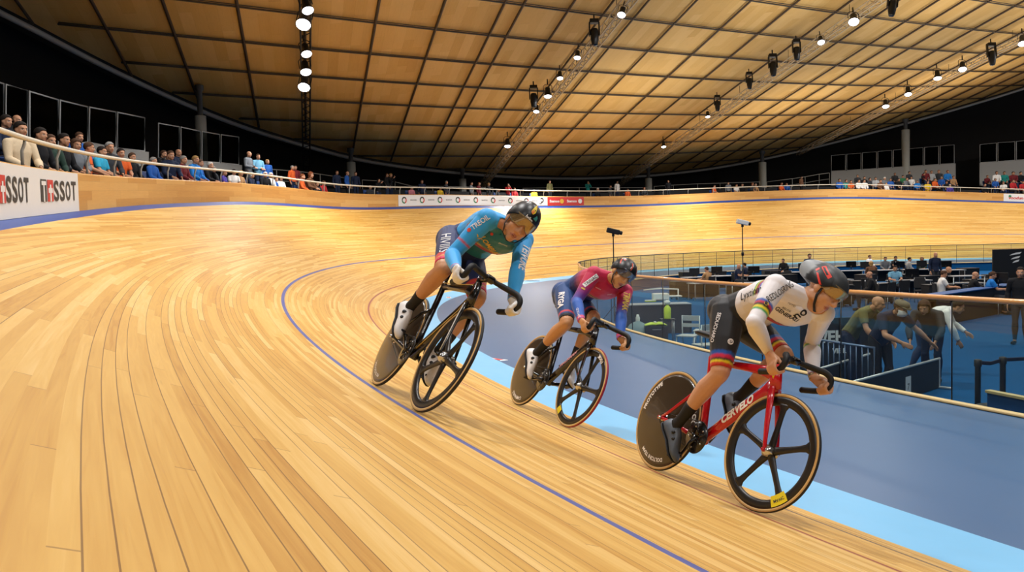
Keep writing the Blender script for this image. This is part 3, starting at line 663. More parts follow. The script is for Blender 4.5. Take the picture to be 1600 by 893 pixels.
    for s in(-1,1):
        A.tube([hb+P(.0,s*.024,.0),P(.893,s*.034,.60),P(.93,s*.043,.47),fa+P(-.004,s*.050,.02),fa+P(0,s*.050,-.012)],[(.010,.026),(.0095,.024),(.008,.019),(.007,.013),(.007,.011)],10,up=(0,1,0))
        A.lathe([(.003,.0),(.012,.0),(.012,.006),(.007,.014),(.003,.015)],fa+P(0,s*.056,0),(0,s,0),12)
    fork=tf(A).build('fork',forkm,root)
    fw_,X,c=wheel_parts(.972,0,tyref,root,'front_wheel',False,spoke0,St)
    A=MB(); A.tube([ht+P(-.002,0,-.005),ht+P(-.012,0,.045)],.019,12); A.tube([ht+P(-.012,0,.028),P(.86,0,.85),P(.935,0,.858)],[(.018,.021),(.016,.018),(.02,.02)],12,up=(0,1,0)); A.lathe([(.004,-.026),(.022,-.026),(.024,-.02),(.024,.02),(.022,.026),(.004,.026)],(.945,0,.858),(0,1,0),16)
    tf(A).build('stem',m_carbon,root)
    def barpath(s): return [P(.945,0,.858),P(.948,s*.05,.859),P(.985,s*.12,.858),P(1.030,s*.163,.853),P(1.055,s*.183,.832),P(1.060,s*.188,.800),P(1.045,s*.187,.772),P(1.015,s*.184,.752),P(.96,s*.178,.742),P(.895,s*.172,.734)]
    def cat(pp,k=5):
        out=[]; pp=[np.array(p) for p in pp]; m=len(pp)
        for i in range(m-1):
            p0,p1,p2,p3=pp[max(i-1,0)],pp[i],pp[i+1],pp[min(i+2,m-1)]
            for j in range(k):
                t=j/k; out.append(.5*((2*p1)+(-p0+p2)*t+(2*p0-5*p1+4*p2-p3)*t*t+(-p0+3*p1-3*p2+p3)*t**3))
        out.append(pp[-1]); return out
    L=cat(barpath(1)); Rr=cat(barpath(-1)); path=Rr[::-1]+L[1:]
    n=len(path); rad=[.0175 if 6<abs(i-n//2) else .0155 for i in range(n)]
    A=MB(); A.tube(path,rad,12); hbar=tf(A).build('handlebar',m_tape,root)
    for s,pp in((-1,Rr),(1,L)):
        A=MB(); A.ball(tuple(pp[-1]),(.014,.018,.018)); tf(A).build('bar_end_plug',m_tape,hbar)
    return dict(root=root,frame=frame,fork=fork,fw=fw_,rw=rw,X=St,c=c,bar=barpath)
def tube_decal(parent,body,p0,p1,lat,size,m,bold=.0,shear=.25,off=(0,0),sx=1.,name='lettering',X=None,wrap=.02):
    """text along p0->p1 on the rider's right side (y<0) of a tube"""
    vs,fs=text_mesh(body,size,bold,shear,sx); p0,p1=Vector(p0),Vector(p1); d=(p1-p0).normalized(); mid=(p0+p1)/2; q=Vector((0,-1,0)); up=d.cross(Vector((0,1,0)))*-1
    up=Vector((0,1,0)).cross(d)*-1
    if up.z<0: up=-up
    A=MB(); X=X or Matrix()
    A.add([X@(mid+d*(x+off[0])+up*(y+off[1])+Vector((0,-lat*max(.2,1-((y+off[1])/.045)**2)**.5-.0012,0))) for x,y in vs],fs); return A.build(name,m,parent)
B1=make_bike('red','glossy red track bicycle with white down tube lettering under the rider in white',m_fred,m_fred,m_tyre,m_tyre,90)
tube_decal(B1['frame'],'CERVELO',(.47,0,.365),(.80,0,.655),.023,.062,m_dwhite,.003,.3,sx=1.05)
tube_decal(B1['fork'],'CERVELO',(.955,-.043,.38),(.885,-.03,.63),.009,.026,m_dwhite,.001,.2,X=B1['X'],off=(.01,0))
tube_decal(B1['frame'],'C',(.30,0,.58),(.31,0,.59),.017,.04,m_dgold,.001)
A=MB(); A.lathe([(.001,0),(.013,0),(.0145,.003),(.001,.004)],(.852,-.018,.765),(.6,-.8,0),14); A.v=[(x,y,.765+(z-.765)*2.3) for x,y,z in A.v]; A.build('head_badge',m_dyel,B1['frame'])
disc_text(B1['rw'],Matrix(),Vector((0,0,RW)),'DOLTCINI TEAM',.268,math.radians(262),.034,m_dwhite,-1,None,.001)
disc_text(B1['rw'],Matrix(),Vector((0,0,RW)),'PROTOTYPE',.275,math.radians(150),.042,m_dwhite,-1,None,.002)
disc_text(B1['rw'],Matrix(),Vector((0,0,RW)),'TRACK',.275,math.radians(20),.042,m_dwhite,-1,None,.002)
def rim_label(B,ang,m=m_dyel,body='MAVIC',r=.282,h=.030,w=.05,tm=None):
    A=MB(); vs,fs=shape_mesh([(-w,-h),(w,-h),(w*1.05,0),(w,h),(-w,h),(-w*1.05,0)],.02)
    f=lambda x,y,l:B['X']@(B['c']+Vector((math.cos(ang+x/r)*(r+y),-.0135-l,math.sin(ang+x/r)*(r+y))))
    A.add([f(x,y-.002,0) for x,y in vs],fs); A.build('label',m,B['fw'])
    if body:
        vs,fs=text_mesh(body,.024,.0005,.2); A=MB(); A.add([f(x,y,.001) for x,y in vs],fs); A.build('lettering',tm or m_ink,B['fw'])
rim_label(B1,math.radians(-54))
B2=make_bike('mid','black track bicycle with a red front tyre under the rider in crimson and blue',m_carbon,m_carbon,m_tyre_red,m_tyre,72)
tube_decal(B2['frame'],'TRACKMAN',(.45,0,.345),(.80,0,.655),.023,.045,m_dpink,.002,.3,off=(0,.012))
tube_decal(B2['fork'],'LOOK',(.955,-.043,.38),(.885,-.03,.63),.009,.024,m_dred,.006,.1,X=B2['X'],sx=2.4)
disc_text(B2['rw'],Matrix(),Vector((0,0,RW)),'CAMPANILE',.272,math.radians(262),.040,m_dwhite,-1,None,.001)
disc_text(B2['rw'],Matrix(),Vector((0,0,RW)),'DISC',.272,math.radians(60),.044,m_dwhite,-1,None,.003)
rim_label(B2,math.radians(234),body=None,w=.03,h=.026)
vs,fs=text_mesh('LOOK',.036,.003); A=MB(); A.add([B2['X']@(B2['c']+Vector((math.cos(math.radians(62)+x/.284)*(.284+y),-.0145,math.sin(math.radians(62)+x/.284)*(.284+y)))) for x,y in vs],fs); A.build('lettering',m_dwhite,B2['fw'])
B3=make_bike('blue','black track bicycle with gold pinstripes and tan tyre walls under the rider in sky blue',m_carbon,m_carbon,m_tyre,m_tyre,62)
for nm,pp in (('pinstripe',[(.46,-.0235,.325),(.80,-.0225,.62),(.842,-.021,.69)]),('pinstripe',[(.26,-.016,.790),(.60,-.017,.792),(.80,-.018,.800)])):
    A=MB(); A.tube(pp,.003,6); A.build(nm,m_dgold,B3['frame'])
for s in (-1,):
    A=MB(); A.tube([B3['X']@Vector(p) for p in ((.872,-.035,.66),(.90,-.045,.60),(.938,-.052,.47),(.965,-.058,.36))],.003,6); A.build('pinstripe',m_dwhite,B3['fork'])
disc_text(B3['rw'],Matrix(),Vector((0,0,RW)),'PRO CYCLO DISC',.268,math.radians(250),.030,m_dwhite,-1,None,.0005)
# ================================================================== people
def V3(a): return np.array(a,float)
def un(a): a=V3(a); return a/(np.linalg.norm(a)+1e-12)
class Body:
    """closed lofts merged into one continuous skin; every vertex remembers bone and position along it"""
    def __init__(s): s.m=MB(); s.b=[]   # bones: name,a,b,radius
    def limb(s,nm,a,b,prof,front,n=14,bone=True):
        a,b=V3(a),V3(b); d=un(b-a); L=np.linalg.norm(b-a); f=V3(front); f=un(f-d*(f@d)); l=np.cross(d,f); R=[]
        def ring(t,rf,rl,of): 
            c=a+d*(t*L)+f*of; return [c+f*(rf*math.cos(q))+l*(rl*math.sin(q)) for q in [2*PI*j/n for j in range(n)]]
        t,rf,rl,of=prof[0]; R.append(ring(t-.75*rf/L,rf*.35,rl*.35,of)); R.append(ring(t-.5*rf/L,rf*.75,rl*.75,of))
        for p in prof: R.append(ring(*p))
        t,rf,rl,of=prof[-1]; R.append(ring(t+.5*rf/L,rf*.75,rl*.75,of)); R.append(ring(t+.75*rf/L,rf*.35,rl*.35,of))
        s.m.rings(R)
        if bone: s.b.append((nm,a,b,[(p[0],(p[1]+p[2])/2) for p in prof]))
    def spine(s,pts,n=20):
        """pts: (centre, lateral, half width, half depth)"""
        R=[]; m=len(pts); C=[V3(p[0]) for p in pts]
        for i,(c,la,hw,hd) in enumerate(pts):
            d=un(C[min(i+1,m-1)]-C[max(i-1,0)]); la=V3(la); la=un(la-d*(la@d)); dp=np.cross(d,la)
            R.append([V3(c)+la*(hw*math.copysign(abs(math.cos(q))**.85,math.cos(q)))+dp*(hd*math.copysign(abs(math.sin(q))**.85,math.sin(q))) for q in [2*PI*j/n for j in range(n)]])
        s.m.rings(R)
        for i in range(m-1): s.b.append(('torso',C[i],C[i+1],[(0,(pts[i][2]+pts[i][3])/2),(1,(pts[i+1][2]+pts[i+1][3])/2)]))
    def ball(s,c,r,M=None,n=14,m=10): s.m.ball(tuple(c),r,n,m,M)
    def skin(s,vox,smooth=5):
        o=s.m.build('skin_tmp'); md=o.modifiers.new('r','REMESH'); md.mode='VOXEL'; md.voxel_size=vox
        dg=bpy.context.evaluated_depsgraph_get(); e=o.evaluated_get(dg); me=bpy.data.meshes.new_from_object(e)
        bpy.data.objects.remove(o)
        n=len(me.vertices); v=np.empty(n*3); me.vertices.foreach_get('co',v); v=v.reshape(-1,3)
        ed=np.empty(len(me.edges)*2,int); me.edges.foreach_get('vertices',ed); ed=ed.reshape(-1,2)
        F=[tuple(p.vertices) for p in me.polygons]; bpy.data.meshes.remove(me)
        deg=np.bincount(ed.ravel(),minlength=n).clip(1)
        for k in range(smooth):
            for lam in (.55,-.35):
                ac=np.zeros_like(v)
                for j in range(3): ac[:,j]=np.bincount(ed[:,0],v[ed[:,1],j],n)+np.bincount(ed[:,1],v[ed[:,0],j],n)
                v=v+lam*(ac/deg[:,None]-v)
        s.v=v; s.f=F; s.classify(); return s
    def classify(s):
        n=len(s.v); best=np.full(n,1e9); s.k=np.zeros(n,int); s.t=np.zeros(n)
        s.names=[]; 
        for nm,a,b,pr in s.b:
            if nm not in s.names: s.names.append(nm)
        tcount={}; tot={}
        for nm,a,b,pr in s.b: tot[nm]=tot.get(nm,0)+np.linalg.norm(b-a)
        acc={}
        for nm,a,b,pr in s.b:
            d=b-a; L2=d@d; L=math.sqrt(L2); t=((s.v-a)@d)/L2; tc=np.clip(t,-.0 if True else 0,1); q=a+tc[:,None]*d
            dist=np.linalg.norm(s.v-q,axis=1)/np.interp(tc,[p[0] for p in pr],[p[1] for p in pr])
            i=dist<best; best[i]=dist[i]; s.k[i]=s.names.index(nm); s.t[i]=(acc.get(nm,0)+(t*L)[i])/tot[nm]
            acc[nm]=acc.get(nm,0)+L
        # vertex normals
        s.n=np.zeros_like(s.v); Q=np.array([f if len(f)==4 else (*f,f[-1]) for f in s.f]); s.Q=Q
        c=np.cross(s.v[Q[:,2]]-s.v[Q[:,0]],s.v[Q[:,3]]-s.v[Q[:,1]])
        for j in range(4): np.add.at(s.n,Q[:,j],c)
        s.n/=np.linalg.norm(s.n,axis=1)[:,None]+1e-12
    def blend(s,c,k=1):
        e=np.vstack([s.Q[:,[0,1]],s.Q[:,[1,2]],s.Q[:,[2,3]],s.Q[:,[3,0]]]); deg=np.bincount(e[:,0],minlength=len(c)).clip(1)
        for _ in range(k): c=np.stack([(c[:,j]+np.bincount(e[:,0],c[e[:,1],j],len(c))/deg)/2 for j in range(3)],1)
        return c
    def sel(s,nm,t0=-9,t1=9): return (s.k==s.names.index(nm))&(s.t>=t0)&(s.t<=t1) if nm in s.names else np.zeros(len(s.v),bool)
    def axis(s,nm):
        q=[(a,b) for m,a,b,_ in s.b if m==nm]; return q[0][0],q[-1][1]
    def mesh(s,name,mask,m,parent,col=None,off=0.,cuts=(),hem=.006):
        """surface patch where mask holds; cuts: (bone,t) hems straightened along the limb"""
        fm=mask[s.Q].all(1); Q=s.Q[fm]; ids=np.unique(Q); mp=np.full(len(s.v),-1); mp[ids]=np.arange(len(ids)); v=s.v[ids].copy(); nn=s.n[ids]
        F=[tuple(dict.fromkeys(mp[list(q)].tolist())) for q in Q]
        # boundary
        from collections import Counter
        ec=Counter()
        for f in F:
            for i in range(len(f)): a,b=f[i],f[(i+1)%len(f)]; ec[(min(a,b),max(a,b))]+=1
        bd=[e for e,c in ec.items() if c==1]; bv=set(i for e in bd for i in e)
        for nm,t0 in cuts:
            if nm not in s.names: continue
            a,b=s.axis(nm); d=b-a; ki=s.names.index(nm)
            for i in bv:
                if s.k[ids[i]]==ki and abs(s.t[ids[i]]-t0)*np.linalg.norm(d)<.03: v[i]+=d*(t0-s.t[ids[i]])
        nbr={}
        for a,b in bd: nbr.setdefault(a,[]).append(b); nbr.setdefault(b,[]).append(a)
        for _ in range(10):
            w={i:(v[i]+sum(v[j] for j in q)/len(q))/2 for i,q in nbr.items()}
            for i,p in w.items(): v[i]=p
        V=v+nn*off; c=(col if col is not None else None)
        vs=V.tolist(); 
        cols=None if c is None else c[ids].tolist()
        if off>0 and bd:
            mp2={}
            for i in bv: mp2[i]=len(vs); vs.append((V[i]-nn[i]*hem).tolist()); 
            if cols is not None: cols+= [cols[i] for i in mp2]
            dirs=set()
            for f in F:
                for i in range(len(f)): dirs.add((f[i],f[(i+1)%len(f)]))
            for a,b in bd:
                if (a,b) in dirs: F.append((b,a,mp2[a],mp2[b]))
                else: F.append((a,b,mp2[b],mp2[a]))
        A=MB(); A.add(vs,F,True); o=A.build(name,m,parent)
        if cols is not None:
            at_=o.data.color_attributes.new('Col','FLOAT_COLOR','POINT'); arr=np.ones((len(vs),4),np.float32); arr[:,:3]=np.array(cols)[:,:3]; at_.data.foreach_set('color',arr.ravel())
        return o
def finger(B,P,r): B.m.tube(P,r,8); B.ball(P[0],r[0] if isinstance(r,list) else r,n=8,m=6); B.ball(P[-1],(r[-1] if isinstance(r,list) else r)*.98,n=8,m=6)
def grip_hand(B,nm,wr,hn,axis,outer,rb=.0175):
    """closed fist round a bar: axis points from thumb end to little-finger end"""
    wr,hn=V3(wr),V3(hn); ax=un(axis); e1=wr-hn; e1=un(e1-ax*(e1@ax)); e2=V3(outer); e2=e2-ax*(e2@ax); e2=un(e2-e1*(e2@e1))
    fr=.0095; R=rb+fr*.9
    for k,(o,ln) in enumerate(((-.030,1.),(-.0105,1.06),(.009,1.),(.0275,.86))):
        c=hn+ax*o; f=fr*(1.02 if k<2 else .95 if k==2 else .86); pts=[]
        for i in range(10):
            a=math.radians(18+ (268*ln)*i/9); rr=(R+.020*math.exp(-i*.8))
            pts.append(c+(e1*math.cos(a)+e2*math.sin(a))*rr+ax*(.003*(i/9)*(1 if o<0 else -1)))
        finger(B,pts,[f*(1.1-.02*i) for i in range(10)])
    # palm and back of hand
    pk=[hn+ax*o+(e1*.95+e2*.55)*(R+.008) for o in(-.03,.027)]
    c0=(pk[0]+pk[1])/2
    B.limb(nm,wr,c0,[(0,.020,.027,0),(.35,.019,.034,0),(.8,.018,.040,0),(1,.014,.040,0)],e2*1.0+e1*.0,12,False)
    # thumb leaves the side of the palm near its base and closes over the index finger
    tb=wr+(c0-wr)*.45-ax*.028; pts=[tb,tb-ax*.016-e2*.014-e1*.018,hn-ax*.036-e2*(R*.8)+e1*.012,hn-ax*.030-e2*(R+.006)-e1*.016,hn-ax*.018-e2*(R*.7)-e1*(R*.8)]
    finger(B,pts,[.0125,.0125,.0115,.0105,.009])
    B.b.append((nm,wr+(hn-wr)*.1,hn,[(0,.035),(1,.055)]))
def open_hand(B,nm,wr,tip,pn,curl=.25,s=1.,side=1):
    """relaxed, slightly curled hand; pn palm normal"""
    wr,tip=V3(wr),V3(tip); d=un(tip-wr); pn=V3(pn); pn=un(pn-d*(pn@d)); l=np.cross(d,pn)*side
    L=.19*s; kn_=wr+d*L*.48
    B.limb(nm,wr,kn_,[(0,.017*s,.026*s,0),(.5,.017*s,.038*s,0),(1,.013*s,.042*s,0)],pn,10,False)
    for k,(o,ln) in enumerate(((.031,.88),(.0105,1.),(-.010,.93),(-.030,.74))):
        p=kn_+l*o*s; pts=[p]; a=curl*.3
        for i in range(3):
            q=un(d*math.cos(a)+pn*math.sin(a)); p=p+q*(L*.5*ln*(.42,.32,.26)[i]); pts.append(p); a+=curl
        finger(B,pts,[.0095*s,.009*s,.0082*s,.0072*s])
    tb=wr+d*L*.12+l*.028*s; finger(B,[tb,tb+un(d*.7+l*.6+pn*.25)*.04*s,tb+un(d*.85+l*.45+pn*.35)*.075*s],[.0125*s,.011*s,.009*s])
    B.b.append((nm,wr,wr+d*L,[(0,.03),(1,.05)]))
def head(B,hd,f,u,sc=1.,nk=None,ears=True,nose=1.):
    f=un(f); u=V3(u); u=un(u-f*(u@f)); l=np.cross(u,f); hd=V3(hd)
    M=Matrix((( f[0],l[0],u[0]),(f[1],l[1],u[1]),(f[2],l[2],u[2])))
    W=lambda x,y,z:hd+(f*x+l*y+u*z)*sc
    def bl(x,y,z,a,b,c): B.ball(W(x,y,z),(a*sc,b*sc,c*sc),M,16,12)
    bl(-.008,0,.028,.098,.077,.086); bl(.034,0,-.03,.060,.060,.072); bl(.042,0,-.062,.048,.046,.042); bl(.066,0,-.098,.022,.026,.018)
    for s in(-1,1):
        bl(.052,s*.036,-.028,.032,.026,.032); bl(.080,s*.026,.026,.018,.030,.012); bl(.012,s*.050,-.055,.045,.016,.034)
        if ears: bl(-.004,s*.079,-.012,.024,.010,.033); bl(.004,s*.077,-.028,.014,.009,.016)
        bl(.100,s*.0115,-.033,.011,.009,.009)
    B.m.tube([W(.084,0,.022),W(.100,0,-.004),W(.112*nose,0,-.026),W(.106,0,-.036)],[(.008*sc,.009*sc),(.010*sc,.010*sc),(.013*sc,.013*sc),(.010*sc,.012*sc)],10)
    bl(.111*nose,0,-.027,.012,.013,.011)
    bl(.088,0,-.061,.012,.024,.007); bl(.085,0,-.074,.012,.021,.008); bl(.078,0,-.086,.014,.02,.01)
    B.b.append(('head',W(-.01,0,-.06),W(-.005,0,.06),[(0,.075*sc),(1,.09*sc)])); B.b.append(('head',W(-.005,0,.06),W(-.005,0,.10),[(0,.09*sc),(1,.07*sc)]))
    B.head=(hd,f,l,u,sc,W,M)
    if nk is not None:
        a=V3(nk); b=W(-.028,0,-.055); B.limb('neck',a,b,[(0,.062*sc,.068*sc,0),(.5,.054*sc,.057*sc,0),(1,.052*sc,.055*sc,0)],f,14)
ARM_U=[(0,.060,.058,0),(.2,.060,.056,0),(.45,.055,.050,.002),(.75,.045,.042,0),(1,.040,.040,0)]
ARM_F=[(0,.041,.042,0),(.22,.046,.046,.002),(.5,.039,.041,0),(.8,.029,.031,0),(1,.024,.028,0)]
LEG_T=[(0,.100,.096,0),(.25,.096,.092,.004),(.5,.086,.082,.008),(.75,.068,.066,.006),(.92,.058,.058,.004),(1,.057,.055,.004)]
LEG_S=[(0,.055,.053,.002),(.12,.053,.052,-.004),(.28,.058,.057,-.012),(.45,.052,.050,-.010),(.65,.039,.038,-.004),(.85,.031,.030,0),(1,.034,.031,0)]
def sc_(P,k): return [(t,a*k,b*k,o*k) for t,a,b,o in P]
def eyes_color(B,c,iris='#2c2018',lips='#a86a5c'):
    hd,f,l,u,sc,W,M=B.head; q=(B.v-hd); x,y,z=q@f/sc,q@l/sc,q@u/sc
    for s in(-1,1):
        e=((y-s*.031)/.014)**2+((z-.003)/.0065)**2<1; e&=x>.05; c[e]=srgb('#d8d0c8')
        e=((y-s*.031)/.006)**2+((z-.003)/.0065)**2<1; e&=x>.05; c[e]=srgb(iris)
        e=((y-s*.031)/.020)**2+((z-.021)/.0045)**2<1; e&=x>.05; c[e]=srgb('#3a281c')
    e=(abs(y)/.024)**2+((z+.067)/.0125)**2<1; e&=x>.07; c[e]=srgb(lips)
    e=(abs(y)/.019)**2+((z+.0675)/.0022)**2<1; e&=x>.07; c[e]=srgb('#5a2a22')
    return c
# ------------------------------------------------------------------ the three riders
POSE={"blue":dict(pel=[.168,-.003,1.056],hipR=[.191,-.085,1.087],hipL=[.14,.087,1.038],kneR=[.518,-.141,.823],kneL=[.481,.16,.787],ankR=[.205,-.115,.546],ankL=[.475,.112,.372],balR=[.248,-.112,.408],balL=[.53,.119,.236],shR=[.764,-.133,1.184],shL=[.603,.195,1.243],elR=[.715,-.195,.9],elL=[.81,.175,1.028],wrR=[.96,-.206,.799],wrL=[.974,.18,.821],hd=[.867,.025,1.252],nk=[.70,.019,1.218]),
"red":dict(pel=[.358,-.002,1.073],hipR=[.369,-.094,1.097],hipL=[.33,.089,1.066],kneR=[.498,-.109,.687],kneL=[.723,.124,.897],ankR=[.258,-.119,.316],ankL=[.43,.132,.593],balR=[.308,-.112,.178],balL=[.472,.115,.457],shR=[.929,-.264,1.206],shL=[.946,.1,1.175],elR=[1.018,-.402,.954],elL=[.754,.266,1.028],wrR=[.937,-.185,.85],wrL=[.913,.205,.817],hd=[1.004,.007,1.282],nk=[.909,-.045,1.197]),
"mid":dict(pel=[.149,-.003,1.048],hipR=[.197,-.081,1.075],hipL=[.099,.078,1.048],kneR=[.518,-.113,.787],kneL=[.508,.112,.932],ankR=[.198,-.115,.470],ankL=[.455,.106,.492],balR=[.229,-.113,.336],balL=[.547,.115,.38],shR=[.666,-.13,1.239],shL=[.607,.236,1.24],elR=[.735,-.213,.961],elL=[.798,.177,1.02],wrR=[.95,-.214,.808],wrL=[.958,.165,.815],hd=[.821,.028,1.316],nk=[.664,.034,1.251])}
HEADDIR={'blue':(-4,-24,-10),'red':(24,-30,-8),'mid':(6,-24,-12)}   # yaw, pitch, roll in degrees (bicycle frame)
m_skin=vcol_mat('skin',.45,.4,fine=.06,scale=60)
m_kit=vcol_mat('race_kit_fabric',.55,.3,.15,fine=.04,scale=260)
m_helm=vcol_mat('helmet_shell',.38,.4,fine=.02)
m_helmM=vcol_mat('helmet_shell_matt',.45,.4,fine=.02)
m_sock=mat('black_sock','#141416',.8); m_strap=mat('strap_black','#0e0e10',.6)
def visor_mat(nm,tint,gl):
    m=bpy.data.materials.new(nm); m.use_nodes=True; nt=m.node_tree; b=nt.nodes['Principled BSDF']
    tc=nd(nt,'ShaderNodeTexCoord'); n=nd(nt,'ShaderNodeTexNoise'); n.inputs['Scale'].default_value=3; nt.links.new(tc.outputs['Object'],n.inputs['Vector'])
    nt.links.new(mixc(nt,n.outputs['Fac'],srgb(tint),srgb(gl)),b.inputs['Base Color']); b.inputs['Roughness'].default_value=.06; b.inputs['Metallic'].default_value=.55; b.inputs['Alpha'].default_value=.80; return m
def rider(key,label,kit):
    J={k:V3(v) for k,v in POSE[key].items()}; M4=BIKE[key]
    B=Body(); hl=un(J['hipL']-J['hipR']); sl=un(J['shL']-J['shR']); pel,nk=J['pel'],J['nk']
    d=un(nk-pel); dors=un(np.cross(d,hl)); dors=dors if dors[2]>0 else -dors
    L=np.linalg.norm(nk-pel); arch=lambda t:dors*(.055*math.sin(PI*min(max(t,0),1))**1.2)
    pts=[]
    for t,hw,hdp in ((-.24,.05,.05),(-.20,.10,.085),(-.10,.145,.115),(.04,.160,.122),(.18,.150,.112),(.34,.138,.103),(.50,.148,.110),(.66,.165,.118),(.80,.172,.115),(.92,.158,.098),(1.0,.115,.080),(1.06,.07,.060)):
        la=un(hl*(1-min(max(t,0),1))+sl*min(max(t,0),1)); c=pel+d*(L*t)+arch(t)+dors*(-.02 if t>.6 else 0); pts.append((c,la,hw,hdp))
    B.spine(pts)
    for s in 'RL':
        sg=-1 if s=='R' else 1; lat=hl*sg
        hp=J['hip'+s]-dors*.01; B.ball(hp-d*.045+dors*.01,(.10,.098,.10)); th=J['kne'+s]-hp; sh=J['ank'+s]-J['kne'+s]; bend=un(un(th)-un(sh))
        B.limb('thigh'+s,hp,J['kne'+s],sc_(LEG_T,1.04),bend); B.ball(J['kne'+s]+bend*.010,(.050,.050,.050)); B.limb('shin'+s,J['kne'+s],J['ank'+s],sc_(LEG_S,1.02),bend)
        ft=J['bal'+s]-J['ank'+s]; fd=un(ft); B.limb('foot'+s,J['ank'+s]-fd*.02,J['bal'+s]+fd*.05,[(0,.030,.030,0),(.5,.020,.030,-.016),(.85,.014,.032,-.008),(1,.010,.026,-.006)],-un(sh)*.3+V3((1,0,0)),10)
        ua=J['el'+s]-J['sh'+s]; fa=J['wr'+s]-J['el'+s]; bd=un(un(ua)-un(fa)); B.ball(J['sh'+s],(.064,.064,.064)); B.limb('upperarm'+s,J['sh'+s]-un(ua)*.01,J['el'+s],ARM_U,bd); B.ball(J['el'+s]+bd*.006,.040); B.limb('forearm'+s,J['el'+s],J['wr'+s],ARM_F,lat)
        # trapezius / pectoral link from neck to shoulder
        B.limb('torso',nk+dors*.01,J['sh'+s],[(0,.062,.075,0),(.6,.058,.070,0),(1,.050,.055,0)],dors,12,False)
        bp=kit['bar'](sg); hn=(V3(bp[6])+V3(bp[7]))/2; grip_hand(B,'hand'+s,J['wr'+s],hn,V3(bp[8])-V3(bp[6]),(0,sg,.15)); J['hn'+s]=hn
    yw,pt,rl=[math.radians(a) for a in HEADDIR[key]]
    f=V3((math.cos(yw)*math.cos(pt),math.sin(yw)*math.cos(pt),math.sin(pt))); l0=un(np.cross((0,0,1),f)); u0=np.cross(f,l0); u=u0*math.cos(rl)+l0*math.sin(-rl)
    head(B,J['hd']-V3(f)*.0,f,u,1.0,nk+d*.01)
    B.skin(.006,4); n=len(B.v)
    root=empty('person',M=M4); tag(root,label,'person')
    col=np.tile(np.array(srgb(kit['skin'])),(n,1)); col=eyes_color(B,col,lips='#b0705f')
    B.mesh('body',np.ones(n,bool),m_skin,root,col)
    # clothing
    up=lambda nm,t0=-9,t1=9:B.sel(nm,t0,t1)
    tt=B.t.copy(); q=B.v
    armT=np.full(n,-1.); 
    for s in 'RL':
        m_=up('upperarm'+s); armT[m_]=B.t[m_]; m_=up('forearm'+s); armT[m_]=1+B.t[m_]; m_=up('hand'+s); armT[m_]=2.05+B.t[m_]
    isarm=armT>=-.5; isarm&=~(up('torso')|up('neck')|up('head')); 
    tor=up('torso'); side=(q-pel)@hl; dr=np.zeros(n)
    ctr=np.array([pel+d*(L*min(max(t*1.3-.24,0),1)) for t in B.t]); dr=((q-ctr)@dors)
    spn=((q-pel)@d)/L
    legT=np.full(n,-1.)
    for s in 'RL': m_=up('thigh'+s); legT[m_]=B.t[m_]
    waist=kit['waist']
    nsel=up('neck',-9,.30)
    jm=(tor&(spn>waist-.03))|(isarm&(armT<1.97))|nsel
    jm|= (up('upperarmR')|up('upperarmL'))
    smk=(tor&(spn<=waist+.02))|((up('thighR')|up('thighL'))&(B.t<kit['hem']))
    ctx=dict(n=n,arm=armT,isarm=isarm&(armT>-.4),spn=spn,dr=dr,side=side,leg=legT,q=q,neck=nsel,B=B,t=B.t)
    jm&=np.linalg.norm(B.v-B.head[5](.05,0,-.075),axis=1)>.066
    B.mesh('jersey',jm,m_kit,root,B.blend(kit['jersey'](ctx),2),.0042,[('forearmR',.97),('forearmL',.97)])
    B.mesh('shorts',smk,m_kit,root,B.blend(kit['shorts'](ctx),2),.0032,[('thighR',kit['hem']),('thighL',kit['hem'])])
    for s in 'RL':
        B.mesh('sock',up('shin'+s,kit['sock'],1.2)|up('foot'+s,-1,2.),m_sock,root,None,.003,[('shin'+s,kit['sock'])])
        if kit.get('glove'): B.mesh('glove',up('hand'+s)|up('forearm'+s,.955),kit['glove'],root,None,.0018,[('forearm'+s,.955)],hem=.003)
        shoe(root,J['ank'+s],J['bal'+s],J['kne'+s],hl*(-1 if s=='R' else 1),kit)
    kit['helmet'](root,B)
    inv=BVHTree.FromPolygons([tuple(p) for p in (B.v+B.n*.0045)],B.f)
    return dict(root=root,B=B,J=J,bvh=inv,d=d,dors=dors,hl=hl,sl=sl)
